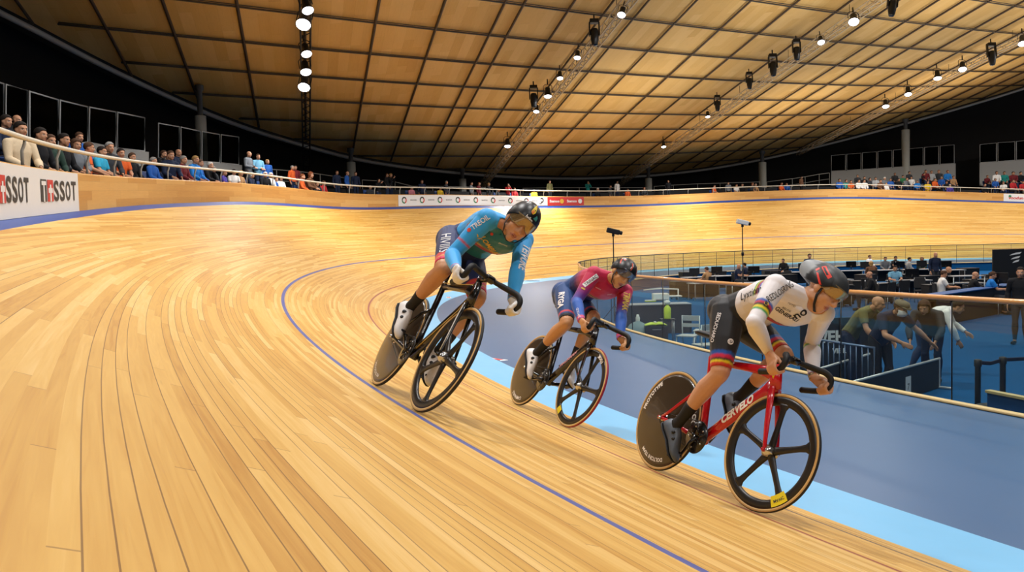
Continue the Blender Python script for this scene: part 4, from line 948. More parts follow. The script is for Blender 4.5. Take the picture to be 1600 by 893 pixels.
def shoe(root,ank,bal,kne,lat,kit):
    fd=un(bal-ank); sh=un(kne-ank); fl=V3(lat); up=un(np.cross(fd,fl)); 
    sh=sh*.3+V3((1,0,0))
    if up@sh<0: up=-up
    # sole direction: rotate so that the sole lies under ankle and ball
    fw=un(fd*.93-up*(-.36)); up=un(np.cross(fw,fl)); up=up if up@sh>0 else -up
    lt=un(np.cross(up,fw)); heel=ank-fw*.055-up*.085
    R=[];Rs=[];Rp=[]
    for x,hw,h,z0 in ((0,.018,.055,.012),(.012,.031,.082,.004),(.05,.037,.104,.0),(.09,.036,.104,.002),(.13,.039,.092,.006),(.17,.045,.072,.004),(.21,.047,.050,.0),(.245,.040,.040,.0),(.268,.026,.028,.003),(.276,.010,.016,.006)):
        c=heel+fw*x+up*z0; ring=[];r2=[]
        for j in range(16):
            a=2*PI*j/16; ca_,sa_=math.cos(a),math.sin(a); y=hw*math.copysign(abs(ca_)**.75,ca_); z=(h/2)*(1+math.copysign(abs(sa_)**.8,sa_)); 
            y*=1-.35*(z/h)**2 if z>h*.5 else 1
            ring.append(c+lt*y+up*z)
        R.append(ring)
        rs=[]
        for j in range(12):
            a=2*PI*j/12; rs.append(c+lt*(hw*1.04*math.copysign(abs(math.cos(a))**.7,math.cos(a)))+up*(-.004+.007*math.sin(a)))
        Rs.append(rs)
    A=MB(); A.rings(R); o=A.build('shoe',kit['shoe'],root)
    A=MB(); A.rings(Rs); A.build('sole',m_strap,o)
    for x,h in ((.105,.088),(.145,.070)):
        A=MB(); A.tube([heel+fw*x+lt*(sgn*w_)+up*(h*zz+.006) for sgn,w_,zz in ((-1,.036,.55),(-1,.030,.80),(-1,.014,.97),(1,.014,.97),(1,.030,.80),(1,.036,.55))],[(.008,.002)]*6,8,up=tuple(fw)); s=A.build('strap',kit['strap'],o)
        A=MB(); A.lathe([(.001,.006),(.010,.006),(.012,0),(.001,0)],heel+fw*x-lt*.034+up*(h*.72+.006),tuple(-lt*.9+up*.4),12); A.build('dial',m_strap,s)
def helmet(root,B,colf,mt,tail=0.,front=.142,gl=None,strapc=None,bulk=1.,vis=1.):
    hd,f,l,u,sc,W,M=B.head; c=W(-.012,0,.028); nphi,nth=64,26; pts=[];loc=[]
    def sh(ph,th,k):
        x,y,z=math.sin(th)*math.cos(ph),math.sin(th)*math.sin(ph),math.cos(th)
        a=(.128 if x>0 else .130+tail*max(0,-x)**1.5)*k; p=(x*a,y*.096*k*(1-(.25*max(0,-x)**2 if tail else 0)),z*.112*k*bulk)
        if tail and x<0: p=(p[0],p[1],p[2]+.12*tail*(-x))
        return p
    def rim(ph):
        x=math.cos(ph); zz=np.interp(x,[-1,-.55,-.1,.35,.75,1],[-.055,-.062,-.045,-.01,.022,.030]); return math.acos(max(-.95,min(.95,zz/(.112*bulk))))
    outer=[[sh(2*PI*i/nphi,.02+(rim(2*PI*i/nphi)-.02)*j/nth,1.) for i in range(nphi)] for j in range(nth+1)]
    edge=[[sh(2*PI*i/nphi,rim(2*PI*i/nphi)+.02,.955) for i in range(nphi)],[sh(2*PI*i/nphi,rim(2*PI*i/nphi)-.05,.90) for i in range(nphi)]]
    rows=outer+edge; A=MB(); A.rings([[c+f*p[0]+l*p[1]+u*p[2] for p in r] for r in rows],caps=False); A.f.append(tuple(range(nphi-1,-1,-1))); A.sm.append(True); A.uv.append(None); A.mi.append(0)
    A.f=[tuple(reversed(q)) for q in A.f]
    o=A.build('helmet',mt,root); at_=o.data.color_attributes.new('Col','FLOAT_COLOR','POINT')
    P=np.array([p for r in rows for p in r]); arr=np.ones((len(P),4),np.float32); arr[:,:3]=colf(P); at_.data.foreach_set('color',arr.ravel())
    if gl:
        # wrap-round lens: two shells and rims
        na,nz=30,8; so=[];si=[]
        for j in range(nz+1):
            ro=[];ri=[]
            for i in range(na+1):
                a=math.radians(-82+164*i/na); t=j/nz; top=.040-.030*(1-math.cos(a)); low=-.040+.010*math.cos(a*2)-.010*abs(math.sin(a))*0+ (.022*math.exp(-(a/.20)**2))+.030*max(0,abs(a)-.9)
                z=top+(low-top)*t; k=(1.02-.10*t*t)*vis
                for K,lst in ((1.,ro),(.972,ri)): lst.append(c+f*(.124*k*K*math.cos(a)+.002)+l*(.090*k*K*math.sin(a))+u*(z+.0))
            so.append(ro);si.append(ri)
        A=MB(); n=na+1
        vs=[p for r in so for p in r]+[p for r in si for p in r]; off=(nz+1)*n; fs=[]
        for j in range(nz):
            for i in range(na):
                q=j*n+i; fs+= [(q,q+n,q+n+1,q+1),(off+q,off+q+1,off+q+n+1,off+q+n)]
        for i in range(na): fs+=[(i,i+1,off+i+1,off+i),(nz*n+i,off+nz*n+i,off+nz*n+i+1,nz*n+i+1)]
        for j in range(nz): fs+=[(j*n,off+j*n,off+(j+1)*n,(j+1)*n),(j*n+na,(j+1)*n+na,off+(j+1)*n+na,off+j*n+na)]
        A.add(vs,fs,True); vz=A.build('visor',gl,o)
    for s in(-1,1):
        A=MB(); A.tube([W(.02,s*.080,-.01),W(.028,s*.074,-.055),W(.048,s*.050,-.100),W(.055,s*.0,-.122)],[(.008,.0025)]*4,8,up=tuple(f)); A.build('chin_strap',m_strap,o)
    return o,c
def helmet_decal(o,B,c,body,ph,el,size,m,bulk=1.,bold=.001,rot=0.,lift=0.):
    hd,f,l,u,sc,W,M=B.head; vs,fs=text_mesh(body,size,bold) if isinstance(body,str) else body
    cr,sr=math.cos(rot),math.sin(rot); P=[]
    for x,y in vs:
        x,y=x*cr-y*sr,x*sr+y*cr
        a=ph-(-x)/.115; e=el+y/.112; P.append(c+f*((.1295+lift)*math.cos(e)*math.cos(a))+l*((.0975+lift)*math.cos(e)*math.sin(a))+u*((.1135+lift)*bulk*math.sin(e)))
    A=MB(); A.add(P,fs); return A.build('lettering',m,o)
def body_decal(R,name,vf,p,right,nrm,m,lift=.0015,reach=.16):
    """lay a flat outline onto the clothed surface, seen from direction nrm"""
    vs,fs=vf; p,right,nrm=V3(p),un(right),un(nrm); right=un(right-nrm*(right@nrm)); up=np.cross(nrm,right); P=[];ok=True
    last=None; hits=[]
    for x,y in vs:
        o=p+right*x+up*y+nrm*reach; h=R['bvh'].ray_cast(Vector(o),Vector(-nrm),reach*2.2)
        if h[0] is None: hits.append(None)
        else: hits.append(np.array(h[0])+np.array(h[1])*lift+nrm*.001)
    F=[f for f in fs if all(hits[i] is not None for i in f)]
    if not F: return None
    used=sorted(set(i for f in F for i in f)); mp={i:k for k,i in enumerate(used)}
    A=MB(); A.add([hits[i] for i in used],[tuple(mp[i] for i in f) for f in F],True); return A.build(name,m,R['root'])
def T3(h): return np.array(srgb(h))
def bands(c,mask,val,edges,cols):
    for a,b,h in zip(edges[:-1],edges[1:],cols): c[mask&(val>=a)&(val<b)]=T3(h)
RB=['#2b62b8','#c22140','#15151a','#e6cf1d','#2f9a4c']
# --- white jersey
def jer_red(x):
    c=np.tile(T3('#e9e5e8'),(x['n'],1)); a=x['arm']; am=x['isarm']
    bands(c,am&(x['side']<0),a,[.56,.61,.66,.71,.76,.81],RB); bands(c,am&(x['side']>0),a,[.90,.96,1.02,1.08,1.13,1.18],RB); bands(c,am,a,[1.90,1.915,1.93,1.945,1.955,1.975],RB)
    v=x['dr']<-.045; v&=~am; s=x['spn']; v&=(np.abs(x['side'])<.2)
    bands(c,v,s,[.60,.615,.68,.70],['#1b1b20','#b02337','#1b1b20'])
    b=(~am)&(x['dr']>.0)&(x['side']<-.02)&(s>.60)&(s<.72); bands(c,b,s,[.600,.625,.645,.665,.690,.715],['#2f9a4c','#e6cf1d','#15151a','#c22140','#2b62b8'])
    nk=x['neck']&(x['t']>.24); c[nk]=T3('#4a3d2a'); return c
def sho_red(x):
    c=np.tile(T3('#24262b'),(x['n'],1)); bands(c,x['leg']>-.5,x['leg'],[.70,.755,.81,.84,.875,.93],['#1f58b4','#c9244a','#17171c','#e8d11c','#c9341f']); return c
# --- sky-blue jersey
def jer_blue(x):
    c=np.tile(T3('#38aaf0'),(x['n'],1)); a=x['arm']; am=x['isarm']; s=x['spn']; v=(~am)&(x['dr']<-.035)
    c[v]=T3('#227482'); bands(c,v,s,[-.1,.50,.66,.675,.69,.705],['#227482','#9a1f45','#d9b45a','#1d3038','#d9b45a'])
    bands(c,am&(np.abs(x['side'])>.16),a,[.66,.70],['#d9483c']); bands(c,am,a,[1.93,1.98],['#d9604a']); nk=x['neck']; c[nk]=T3('#2a86b8')
    lb=(~am)&(s<.42)&(x['dr']>.055); c[lb]=T3('#e6e2e0'); lb=(~am)&(s>.42)&(s<.45)&(x['dr']>.055); c[lb]=T3('#c97b3f'); return c
def sho_blue(x):
    c=np.tile(T3('#243263'),(x['n'],1)); L=x['leg']; inn=(x['side']*np.sign(x['side']))<.09
    bands(c,L>-.5,L,[.74,.80,.84,.86,.95],['#e2503a','#d9305c','#e2b23a','#d9305c']); return c
# --- crimson and blue jersey
def lerp(a,b,t): return a[None,:]*(1-t[:,None])+b[None,:]*t[:,None]
def jer_mid(x):
    cr,pu,bl=T3('#bd1f4c'),T3('#6a2a80'),T3('#1f56ae'); c=np.tile(cr,(x['n'],1)); a=np.clip(x['arm'],0,2); am=x['isarm']
    k=lerp(cr,pu,np.clip((a-.45)/.35,0,1)); k2=lerp(pu,bl,np.clip((a-.8)/.3,0,1)); c[am]=np.where((a<.8)[:,None],k,k2)[am]
    s=x['spn']; tm=~am; k=lerp(T3('#232f6c'),cr,np.clip((s-.42)/.25,0,1)); c[tm]=k[tm]
    v=(~am)&(x['dr']<-.045); bands(c,v,s,[.62,.635,.665,.68],['#d8c9a0','#1c1c22','#d8923a']); bands(c,am,x['arm'],[1.86,1.99],['#d84a72']); nk=x['neck']; c[nk]=T3('#8f2340'); return c
def sho_mid(x):
    c=np.tile(T3('#1c447f'),(x['n'],1)); L=x['leg']; bands(c,L>-.5,L,[.86,.95],['#15161c'])
    m_=(L>.78)&(L<.82)&(np.abs(x['side'])>.02); c[m_&(x['dr']>-.5)&(x['side']<0)]=T3('#d94a52'); return c
def hc_blue(P):
    c=np.tile(T3('#0d0d10'),(len(P),1)); x,y,z=P.T; return c
def hc_red(P):
    c=np.tile(T3('#33373b'),(len(P),1)); x,y,z=P.T; c[x<-.10]=T3('#8b9093'); c[(z<.012)&(x>-.09)]=T3('#0e0f12'); ya=np.abs(y)
    return c
def hc_mid(P):
    c=np.tile(T3('#141517'),(len(P),1)); x,y,z=P.T; ya=np.abs(y); w_=z-.05+x*.5
    return c
V_gold=visor_mat('visor_gold','#8a6c3f','#c9b48c'); V_sil=visor_mat('visor_silver','#8f8577','#4a5f86')
def helm_red(root,B):
    o,c=helmet(root,B,hc_red,m_helmM,.075,gl=V_gold); 
    m_hred=mat('helmet_red','#e2331f',.45); m_hblk=mat('helmet_black','#0e0f12',.45)
    for sg in(-1,1):
        fl=lambda P:[(-sg*x*1.5,y*1.35) for x,y in P]
        helmet_decal(o,B,c,shape_mesh(fl([(-.072,.020),(-.040,.052),(.050,.020),(.062,-.012),(.040,-.040),(-.020,-.018)]),.01),sg*1.85,.16,1,m_hblk)
        for P in ([(-.044,.030),(-.026,.043),(.040,.018),(.036,.000)],[(-.066,.016),(-.052,.027),(-.016,.010),(-.018,-.006)],[(-.014,-.008),(-.004,-.006),(.036,-.034),(.028,-.038)],[(-.050,.056),(-.030,.060),(-.018,.052),(-.040,.049)]): helmet_decal(o,B,c,shape_mesh(fl(P),.01),sg*1.85,.16,1,m_hred,lift=.0012)
        helmet_decal(o,B,c,shape_mesh(fl([(-.020,.026),(-.012,.031),(.026,.015),(.022,.008)]),.01),sg*1.85,.16,1,m_hblk,lift=.002)
    helmet_decal(o,B,c,'abus',.32,.36,.022,m_dwhite); helmet_decal(o,B,c,shape_mesh(rect(-.014,-.010,.014,.010),.01),.32,.16,1,m_dred)
def helm_blue(root,B):
    o,c=helmet(root,B,hc_blue,m_helm,.0,gl=V_gold,bulk=1.08); helmet_decal(o,B,c,'briko',-.12,.36,.030,m_dwhite,1.08)
    helmet_decal(o,B,c,shape_mesh([(-.016,.000),(-.020,.040),(-.010,.085),(.012,.085),(.024,.050),(.030,.010),(.016,-.010)],.01),-.22,.74,1,m_dyel,1.08)
    for P in ([(-.014,-.004),(-.006,.030),(.002,.006),(.010,.034),(.016,.002),(.006,-.012)],[(.004,.050),(.012,.076),(.020,.046)]): helmet_decal(o,B,c,shape_mesh(P,.01),-.22,.74,1,mat('flame_orange','#e07b1f',.45),1.08,lift=.0012)
    for P in (circ(.012,.020,.006,10),circ(.004,.058,.005,10)): helmet_decal(o,B,c,shape_mesh(P,.01),-.22,.74,1,m_strap,1.08,lift=.002)
    helmet_decal(o,B,c,shape_mesh([(-.020,-.006),(.020,-.010),(.024,.012),(.004,.022)],.01),.25,.56,1,mat('helmet_teal','#3c8f8f',.45),1.08)
    for k in range(7): helmet_decal(o,B,c,shape_mesh(circ(0,0,.0055,8),.01),-1.5-.15*k,.98-.10*k,1,m_dwhite,1.08)
def helm_mid(root,B):
    o,c=helmet(root,B,hc_mid,m_helm,.0,gl=V_sil,bulk=1.0); mo=mat('helmet_orange_red','#e04a2c',.45)
    for sg in(-1,1):
        fl=lambda P:[(-sg*x,y) for x,y in P]
        helmet_decal(o,B,c,shape_mesh(fl([(-.055,.012),(-.040,.034),(-.010,.048),(-.012,.040),(-.034,.026),(-.046,.006)]),.01),sg*1.5,.50,1,m_dwhite)
        for P in ([(-.046,.010),(-.038,.016),(.016,-.026),(.006,-.032)],[(-.022,.022),(-.012,.034),(.010,.024),(-.002,.012)]): helmet_decal(o,B,c,shape_mesh(fl(P),.01),sg*1.5,.50,1,mo)
        for k,(P,mm) in enumerate((([(-.030,.030),(-.020,.036),(.004,.004),(-.006,.002)],mo),([(-.012,.034),(-.004,.034),(.012,.010),(.006,.006)],m_dwhite),([(.002,.002),(.012,.008),(.010,-.030),(.004,-.034)],mo),([(-.010,-.002),(-.002,.000),(-.004,-.024),(-.008,-.022)],m_dwhite))): helmet_decal(o,B,c,shape_mesh(fl(P),.01),sg*.45,.72,1,mm)
m_shoew=mat('white_shoe','#e4e2e2',.35); m_shoeg=mat('grey_shoe','#4d545e',.45); m_glove=mat('white_glove','#e6e3df',.65,bump=.1); m_shoed=mat('shoe_strap_grey','#5c5f66',.5)
K=dict(red=dict(skin='#cf9c7a',waist=.30,hem=.93,sock=.62,shoe=m_shoeg,strap=m_shoed,jersey=jer_red,shorts=sho_red,helmet=helm_red,bar=B1['bar']),
 blue=dict(skin='#c8926c',waist=.30,hem=.93,sock=.66,shoe=m_shoew,strap=m_shoed,jersey=jer_blue,shorts=sho_blue,helmet=helm_blue,bar=B3['bar'],glove=m_glove),
 mid=dict(skin='#c99467',waist=.34,hem=.93,sock=.64,shoe=m_shoew,strap=m_strap,jersey=jer_mid,shorts=sho_mid,helmet=helm_mid,bar=B2['bar']))
R1_=rider('red','person racing in a white jersey with rainbow cuffs, black shorts and dark aero helmet',K['red'])
R3_=rider('blue','person racing in a sky-blue long-sleeved skinsuit, white gloves and black helmet with yellow flames',K['blue'])
R2b=rider('mid','person racing in a crimson skinsuit fading to blue, black helmet with red marks',K['mid'])

# ------------------------------------------------------------------ lettering and emblems on the kit
def bone_text(R,a,b,t,body,size,m,flip=False,nrm=None,off=(0,0,0),bold=.002,shear=0.,sx=1.,name='lettering',lift=.0015):
    A_,B_=R['J'][a],R['J'][b]; p=A_+(B_-A_)*t+V3(off); inv=R['root'].matrix_world.inverted(); camL=np.array(inv@Vector(CAM)); nv=un(camL-p) if nrm is None else un(nrm)
    r=(B_-A_)*(-1 if flip else 1); vf=text_mesh(body,size,bold,shear,sx) if isinstance(body,str) else body
    return body_decal(R,name,vf,p,r,nv,m,lift)
def torso_text(R,sp,lat,dv,body,size,m,ang=0.,bold=.002,name='lettering',nrm=None):
    p=R['J']['pel']+(R['J']['nk']-R['J']['pel'])*sp+R['hl']*lat+R['dors']*dv; inv=R['root'].matrix_world.inverted(); camL=np.array(inv@Vector(CAM)); nv=un(camL-p) if nrm is None else un(nrm)
    right=un(np.cross(un(np.array(inv.to_3x3()@Vector((0,0,1)))),nv)); u2=np.cross(nv,right); r=right*math.cos(ang)+u2*math.sin(ang)
    vf=text_mesh(body,size,bold) if isinstance(body,str) else body
    return body_decal(R,name,vf,p,r,nv,m,reach=.2)
for R_ in (R1_,R3_,R2b): bpy.context.view_layer.update()
m_kblack=mat('kit_print_black','#1d1d20',.7); m_kwhite=mat('kit_print_white','#eceaec',.7); m_kred=mat('kit_print_red','#d8452f',.7); m_kgold=mat('kit_print_gold','#d8b24a',.7)

def px_text(R,a,b,body,m,lift=.0015,bold=0.,name='lettering',hf=1.,w=None):
    """lay lettering on the clothed surface between two points of it (a = start, b = end of the word)"""
    inv=R['root'].matrix_world.inverted(); o=inv@Vector(CAM); H=[]
    for q in (a,b,((a[0]+b[0])/2,(a[1]+b[1])/2)):
        d=(inv.to_3x3()@Vector(ray(*q))).normalized(); h=R['bvh'].ray_cast(o,d)
        if h[0] is None: print('MISS',body if isinstance(body,str) else name,q); return None
        H.append((np.array(h[0]),np.array(h[1])))
    p=H[2][0]; vd=un(np.array(o)-p); nv=un(vd+H[2][1]*.6); r=H[1][0]-H[0][0]; L=np.linalg.norm(r) if w is None else w
    vs,fs=text_mesh(body,1.,bold) if isinstance(body,str) else body
    xs=[x for x,y in vs]; ys=[y for x,y in vs]; k=L/(max(xs)-min(xs)); cx,cy=(max(xs)+min(xs))/2,(max(ys)+min(ys))/2
    return body_decal(R,name,([((x-cx)*k,(y-cy)*k*hf) for x,y in vs],fs),p,r,nv,m,lift)
DOT=shape_mesh(circ(0,0,.5,16),.12); RING=shape_mesh(ringshape(0,0,.34,.5),.2); BOX=shape_mesh(rect(-.5,-.12,.5,.12),.1)
T=px_text
T(R1_,(1203,466),(1236,444),'REDLOSRING',m_kblack,hf=1.5); T(R1_,(1194,473),(1201,475),DOT,m_kgold,name='emblem'); T(R1_,(1195,473),(1200,475),'R',m_kblack,.004,.05)
T(R1_,(1161,464),(1186,453),'Lyxtiom',m_kblack,hf=1.2); T(R1_,(1124,488),(1112,534),'SEDUCHARO',m_kwhite,hf=1.1,bold=.02)
T(R1_,(1137,533),(1146,533.5),RING,m_kwhite,name='emblem'); T(R1_,(1139,533),(1144,533.5),'e',m_kwhite)
T(R1_,(1231,472),(1242,478),'TOTO',m_kblack); T(R1_,(1223,480),(1236,487),'BELOK',m_kblack); T(R1_,(1213,482),(1246,501),'GENERALI',m_kblack,hf=1.3,bold=.02); T(R1_,(1242,496),(1260,486),'no',m_kblack,bold=.02)
T(R3_,(737,356),(764,337.5),'TREOIL',m_kwhite,hf=1.15,bold=.02); T(R3_,(730,359),(736,359),DOT,m_kred,name='emblem'); T(R3_,(823,386),(816,419),'TEIVURE',m_kwhite,hf=1.4,bold=.03); T(R3_,(697,367),(694,390),'HIVIIIS',m_kwhite,hf=1.5)
T(R3_,(766,365),(771,365.5),DOT,m_kred,name='emblem'); T(R3_,(780,379),(792,384),'gestione',m_kwhite); T(R3_,(748,369),(772,388),'COLOMBIA',m_kgold,hf=1.1,bold=.02)
T(R2b,(912.5,445.5),(933.5,430),BOX,m_kwhite,name='print_panel'); T(R2b,(914,444.5),(932,431),'TRINAC',m_kblack,.004); T(R2b,(908.5,449),(914,452),BOX,m_kgold,name='print_panel',hf=1.6)
T(R2b,(877.5,457),(875.5,479),'RYGA',m_kwhite,hf=1.2,bold=.05); T(R2b,(902,482),(905,495),'GODAFE',m_kwhite,hf=1.1); T(R2b,(980,458),(977,484),'TRINAK',m_kgold,hf=1.5,bold=.04); T(R2b,(931,448),(939,452),'nexion',m_kwhite); T(R2b,(949,460),(956,459),'ovum',m_kwhite)
# ================================================================== inner glass fence
m_fglass=glass_mat('fence_glass','#e4ece9',.012,.01,1.3); m_railw=mat('wooden_handrail','#c88c4c',.35,coat=.3,var=.1,scale=8); m_basew=mat('pale_wood_sill','#cbb27e',.5); m_fpost=mat('fence_post_dark','#2b2f33',.4,metal=.5)
HR=1.26
def fpt(s,z,o=0.): return flat(s,fence_o(s)+o,z)
def fence(s0,s1,label,rm,rr,mid,step):
    o=tag(empty('glass_fence',tuple(fpt((s0+s1)/2,0))),label,'fence'); q=np.array(o.location); ss_=np.arange(s0,s1+.01,.5)
    A=MB(); A.tube([fpt(s,HR)-q for s in ss_],rr,10); A.build('handrail',rm,o)
    A=MB(); A.tube([fpt(s,.025)-q for s in ss_],[(.03,.045)]*len(ss_),4,up=(0,0,1)); A.build('sill',m_basew,o)
    A=MB(); A.tube([fpt(s,-.02,.02)-q for s in ss_],[(.02,.05)]*len(ss_),4,up=(0,0,1)); A.build('sill_dark_strip',m_fpost,o)  # thin dark strip running below the pale sill
    if mid:
        for z in (.45,.85): A=MB(); A.tube([fpt(s,z,-.02)-q for s in ss_],.010,5); A.build('mid_rail',m_fpost,o)
    s=s0
    while s<s1-.2:
        e=min(s+step,s1); n=3; V=[]
        for k in range(n+1):
            t=s+.02+(e-s-.04)*k/n
            V+= [fpt(t,.06,-.006)-q,fpt(t,HR-.02,-.006)-q,fpt(t,HR-.02,.006)-q,fpt(t,.06,.006)-q]
        F=[(0,1,2,3),(4*n+3,4*n+2,4*n+1,4*n)]
        for k in range(n):
            for j in range(4): F.append((4*k+j,4*k+4+j,4*k+4+(j+1)%4,4*k+(j+1)%4))
        A=MB(); A.add(V,F); A.build('glass_pane',m_fglass,o)
        A=MB(); A.tube([fpt(s,.05,-.012)-q,fpt(s,HR-.01,-.012)-q],.011 if not mid else .014,6); A.build('post',m_fpost,o); s+=step
fence(5.6,36.,'glass fence with a round wooden handrail beside the grey-blue apron',m_railw,.032,False,2.0)
fence(36.3,108.,'far glass fence with thin dark rails beyond the infield desks',m_fpost,.022,True,2.0)
# infield floor and its edge
FZ=-.55; rows=[]; ctr=np.array([24.,32.,FZ])
for i in range(NS):
    if not -17<=S[i]<=111: continue
    a=fpt(S[i],-.01,-.05); b=a*1.; b[2]=FZ; rows.append([a,b]+[b+(ctr-b)*t for t in (.1,.3,.6,.999)])
m_carp=mat('infield_carpet','#0a4a7a',.9,spec=.1,var=.12,scale=1.5); struct(strip('floor_infield',rows,m_carp,smooth=False))
# foam course markers lying on the light-blue band
def marker(px,py,L,Wd,yaw,label,c1,c2,txt):
    P=at_z(px,py,.2); i=np.argmin(np.hypot(PX-P[0],PY-P[1])); s=S[i]; P=at_z(px,py,.17)
    t=(surf(s-.5,-.35)-surf(s+.5,-.35)); a=math.atan2(t[1],t[0])+yaw
    o=tag(empty('foam_marker',tuple(P)),label,'marker board'); o.rotation_euler=(0,0,a)
    A=MB(); A.box((0,0,.02),(L,Wd,.045),bev=.012); A.build('board',c1,o)
    A=MB(); A.box((-.02,0,.044),(L*.8,Wd*.62,.004)); b=A.build('printed_panel',c2,o)
    vs,fs=text_mesh(txt,Wd*.5,.003); A=MB(); A.add([(-.02-x,-y,.0475) for x,y in vs],fs); A.build('lettering',m_dwhite,b)
marker(768,564,.62,.16,.45,'red and white foam marker on the blue band between the two following riders',m_white,m_redv,'TISSOT')
marker(701,466,.55,.16,.2,'white foam marker with red print seen through the black frame',m_white,m_redv,'TISSOT')
marker(830,438,1.0,.2,-.5,'white foam marker far along the blue band beside the grey apron',m_white,mat('pale_print','#b7c4cf',.6),'UCI')
# ================================================================== templates for other people
def person_mesh(J,vox=.013,hair='short',sleeve=1.97,bulk=1.0):
    """returns {part: mesh} with shared geometry for copies"""
    J={k:V3(v) for k,v in J.items()}; B=Body(); hl=un(J['hipL']-J['hipR']); sl=un(J['shL']-J['shR']); pel,nk=J['pel'],J['nk']; d=un(nk-pel); dors=un(np.cross(d,hl)); L=np.linalg.norm(nk-pel)
    fwd=un(np.cross(hl*-1,d)) ; dors=-un(np.cross(d,hl)) if (np.cross(d,hl))[0]>0 else un(np.cross(d,hl))
    pts=[]
    for t,hw,hd_ in ((-.22,.06,.05),(-.17,.13,.09),(-.05,.165,.118),(.10,.160,.112),(.30,.145,.105),(.50,.152,.112),(.70,.172,.118),(.86,.165,.10),(.97,.12,.082),(1.04,.07,.06)):
        la=hl*(1-min(max(t,0),1))+sl*min(max(t,0),1); pts.append((pel+d*(L*t)+dors*(.02*math.sin(PI*min(max(t,0),1))),la,hw*bulk,hd_*bulk))
    B.spine(pts,16)
    for s in 'RL':
        sg=-1 if s=='R' else 1; hp=J['hip'+s]; th=J['kne'+s]-hp; sh=J['ank'+s]-J['kne'+s]; bend=un(un(th)-un(sh)) if np.linalg.norm(un(th)-un(sh))>.1 else V3((1,0,0))
        k=.92*bulk; B.limb('thigh'+s,hp,J['kne'+s],sc_(LEG_T,k),bend,12); B.limb('shin'+s,J['kne'+s],J['ank'+s],sc_(LEG_S,1.12),bend,12)
        ft=V3(J.get('toe'+s,J['ank'+s]+V3((.19,sg*.03,-.045)))); B.limb('foot'+s,J['ank'+s]+V3((-.03,0,-.035)),ft,[(0,.042,.036,0),(.5,.036,.044,0),(1,.024,.040,0)],(0,0,1),10)
        ua=J['el'+s]-J['sh'+s]; fa=J['wr'+s]-J['el'+s]; bd=un(un(ua)-un(fa)+V3((-.01,0,0))); B.ball(J['sh'+s],.062*bulk); B.limb('upperarm'+s,J['sh'+s],J['el'+s],sc_(ARM_U,1.02*bulk),bd,12); B.limb('forearm'+s,J['el'+s],J['wr'+s],sc_(ARM_F,1.05),V3((0,sg,0.1)),12)
        B.limb('torso',nk,J['sh'+s],[(0,.055,.06,0),(.6,.056,.062,0),(1,.05,.055,0)],V3((1,0,0)),10,False)
        tip=J['wr'+s]+un(fa+V3((.04,0,-.02)))*.19; open_hand(B,'hand'+s,J['wr'+s],tip,V3(J.get('palm'+s,(0,-sg,-.4))),.3,1.,sg)
    hp_=J.get('look',(1,0,-.12)); head(B,J['hd'],hp_,(0,0,1),1.,nk+d*.0)
    B.skin(vox,3); n=len(B.v); col=np.tile(np.array(srgb('#bd8b6c')),(n,1)); col=eyes_color(B,col)
    hd,f,l,u,sc,W,M=B.head; q=B.v-hd; x,y,z=q@f,q@l,q@u
    spn=((B.v-pel)@d)/L; tor=B.sel('torso'); out={}
    def part(nm,mask,cl,off,cuts=()):
        o=B.mesh(nm,mask,None,None,cl,off,cuts); out[nm]=o.data; o.data.materials.append(None); bpy.data.objects.remove(o)
    part('body',np.ones(n,bool),col,0.)
    arm=B.sel('upperarmR')|B.sel('upperarmL')
    fore=np.zeros(n,bool)
    for s in 'RL': fore|=B.sel('forearm'+s,-9,sleeve-1) if sleeve>1 else False
    if sleeve<1: arm=B.sel('upperarmR',-9,sleeve)|B.sel('upperarmL',-9,sleeve)
    part('top',(tor&(spn>-.06))|arm|fore|B.sel('neck',-9,.25),None,.014)
    part('trousers',(tor&(spn<.0))|B.sel('thighR')|B.sel('thighL')|B.sel('shinR',-9,.97)|B.sel('shinL',-9,.97),None,.009)
    part('shoes',B.sel('footR')|B.sel('footL'),None,.006)
    hm=(B.sel('head')|B.sel('neck'))
    if hair=='short': hh=hm&(z>.035)&((z>.065)|(x<.045))|(hm&(x<-.035)&(z>-.045))|(hm&(np.abs(y)>.06)&(x<.02)&(z>.01))
    else: hh=hm&(z>.035)&((z>.065)|(x<.05))|(hm&(x<.0)&(z>-.14))|(hm&(np.abs(y)>.062)&(x<.03)&(z>-.05))
    part('hair',hh,None,.014 if hair=='short' else .024)
    return out
def jt(**k): return k
def sit(el,wr,**k):
    J=dict(pel=(0,0,.54),nk=(.03,0,1.06),hd=(.075,0,1.235),shR=(.03,-.185,1.02),shL=(.03,.185,1.02),hipR=(.02,-.09,.53),hipL=(.02,.09,.53),kneR=(.44,-.13,.53),kneL=(.44,.13,.53),ankR=(.40,-.13,.09),ankL=(.40,.13,.09),elR=(el[0],-el[1],el[2]),elL=el,wrR=(wr[0],-wr[1],wr[2]),wrL=wr); J.update(k); return J
def stand(el,wr,**k):
    J=dict(pel=(0,0,.96),nk=(0,0,1.48),hd=(.045,0,1.655),shR=(0,-.19,1.44),shL=(0,.19,1.44),hipR=(0,-.09,.94),hipL=(0,.09,.94),kneR=(.03,-.10,.51),kneL=(.03,.10,.51),ankR=(-.01,-.11,.09),ankL=(-.01,.11,.09),elR=(el[0],-el[1],el[2]),elL=el,wrR=(wr[0],-wr[1],wr[2]),wrL=wr); J.update(k); return J
TPL={}
def tpl(nm,J,hh,**k): TPL[nm]=(person_mesh(J,**k),hh)
tpl('sit',sit((.10,.235,.77),(.30,.13,.66)),1.235)
tpl('sit_long',sit((.12,.225,.78),(.30,.07,.72)),1.235,hair='long')
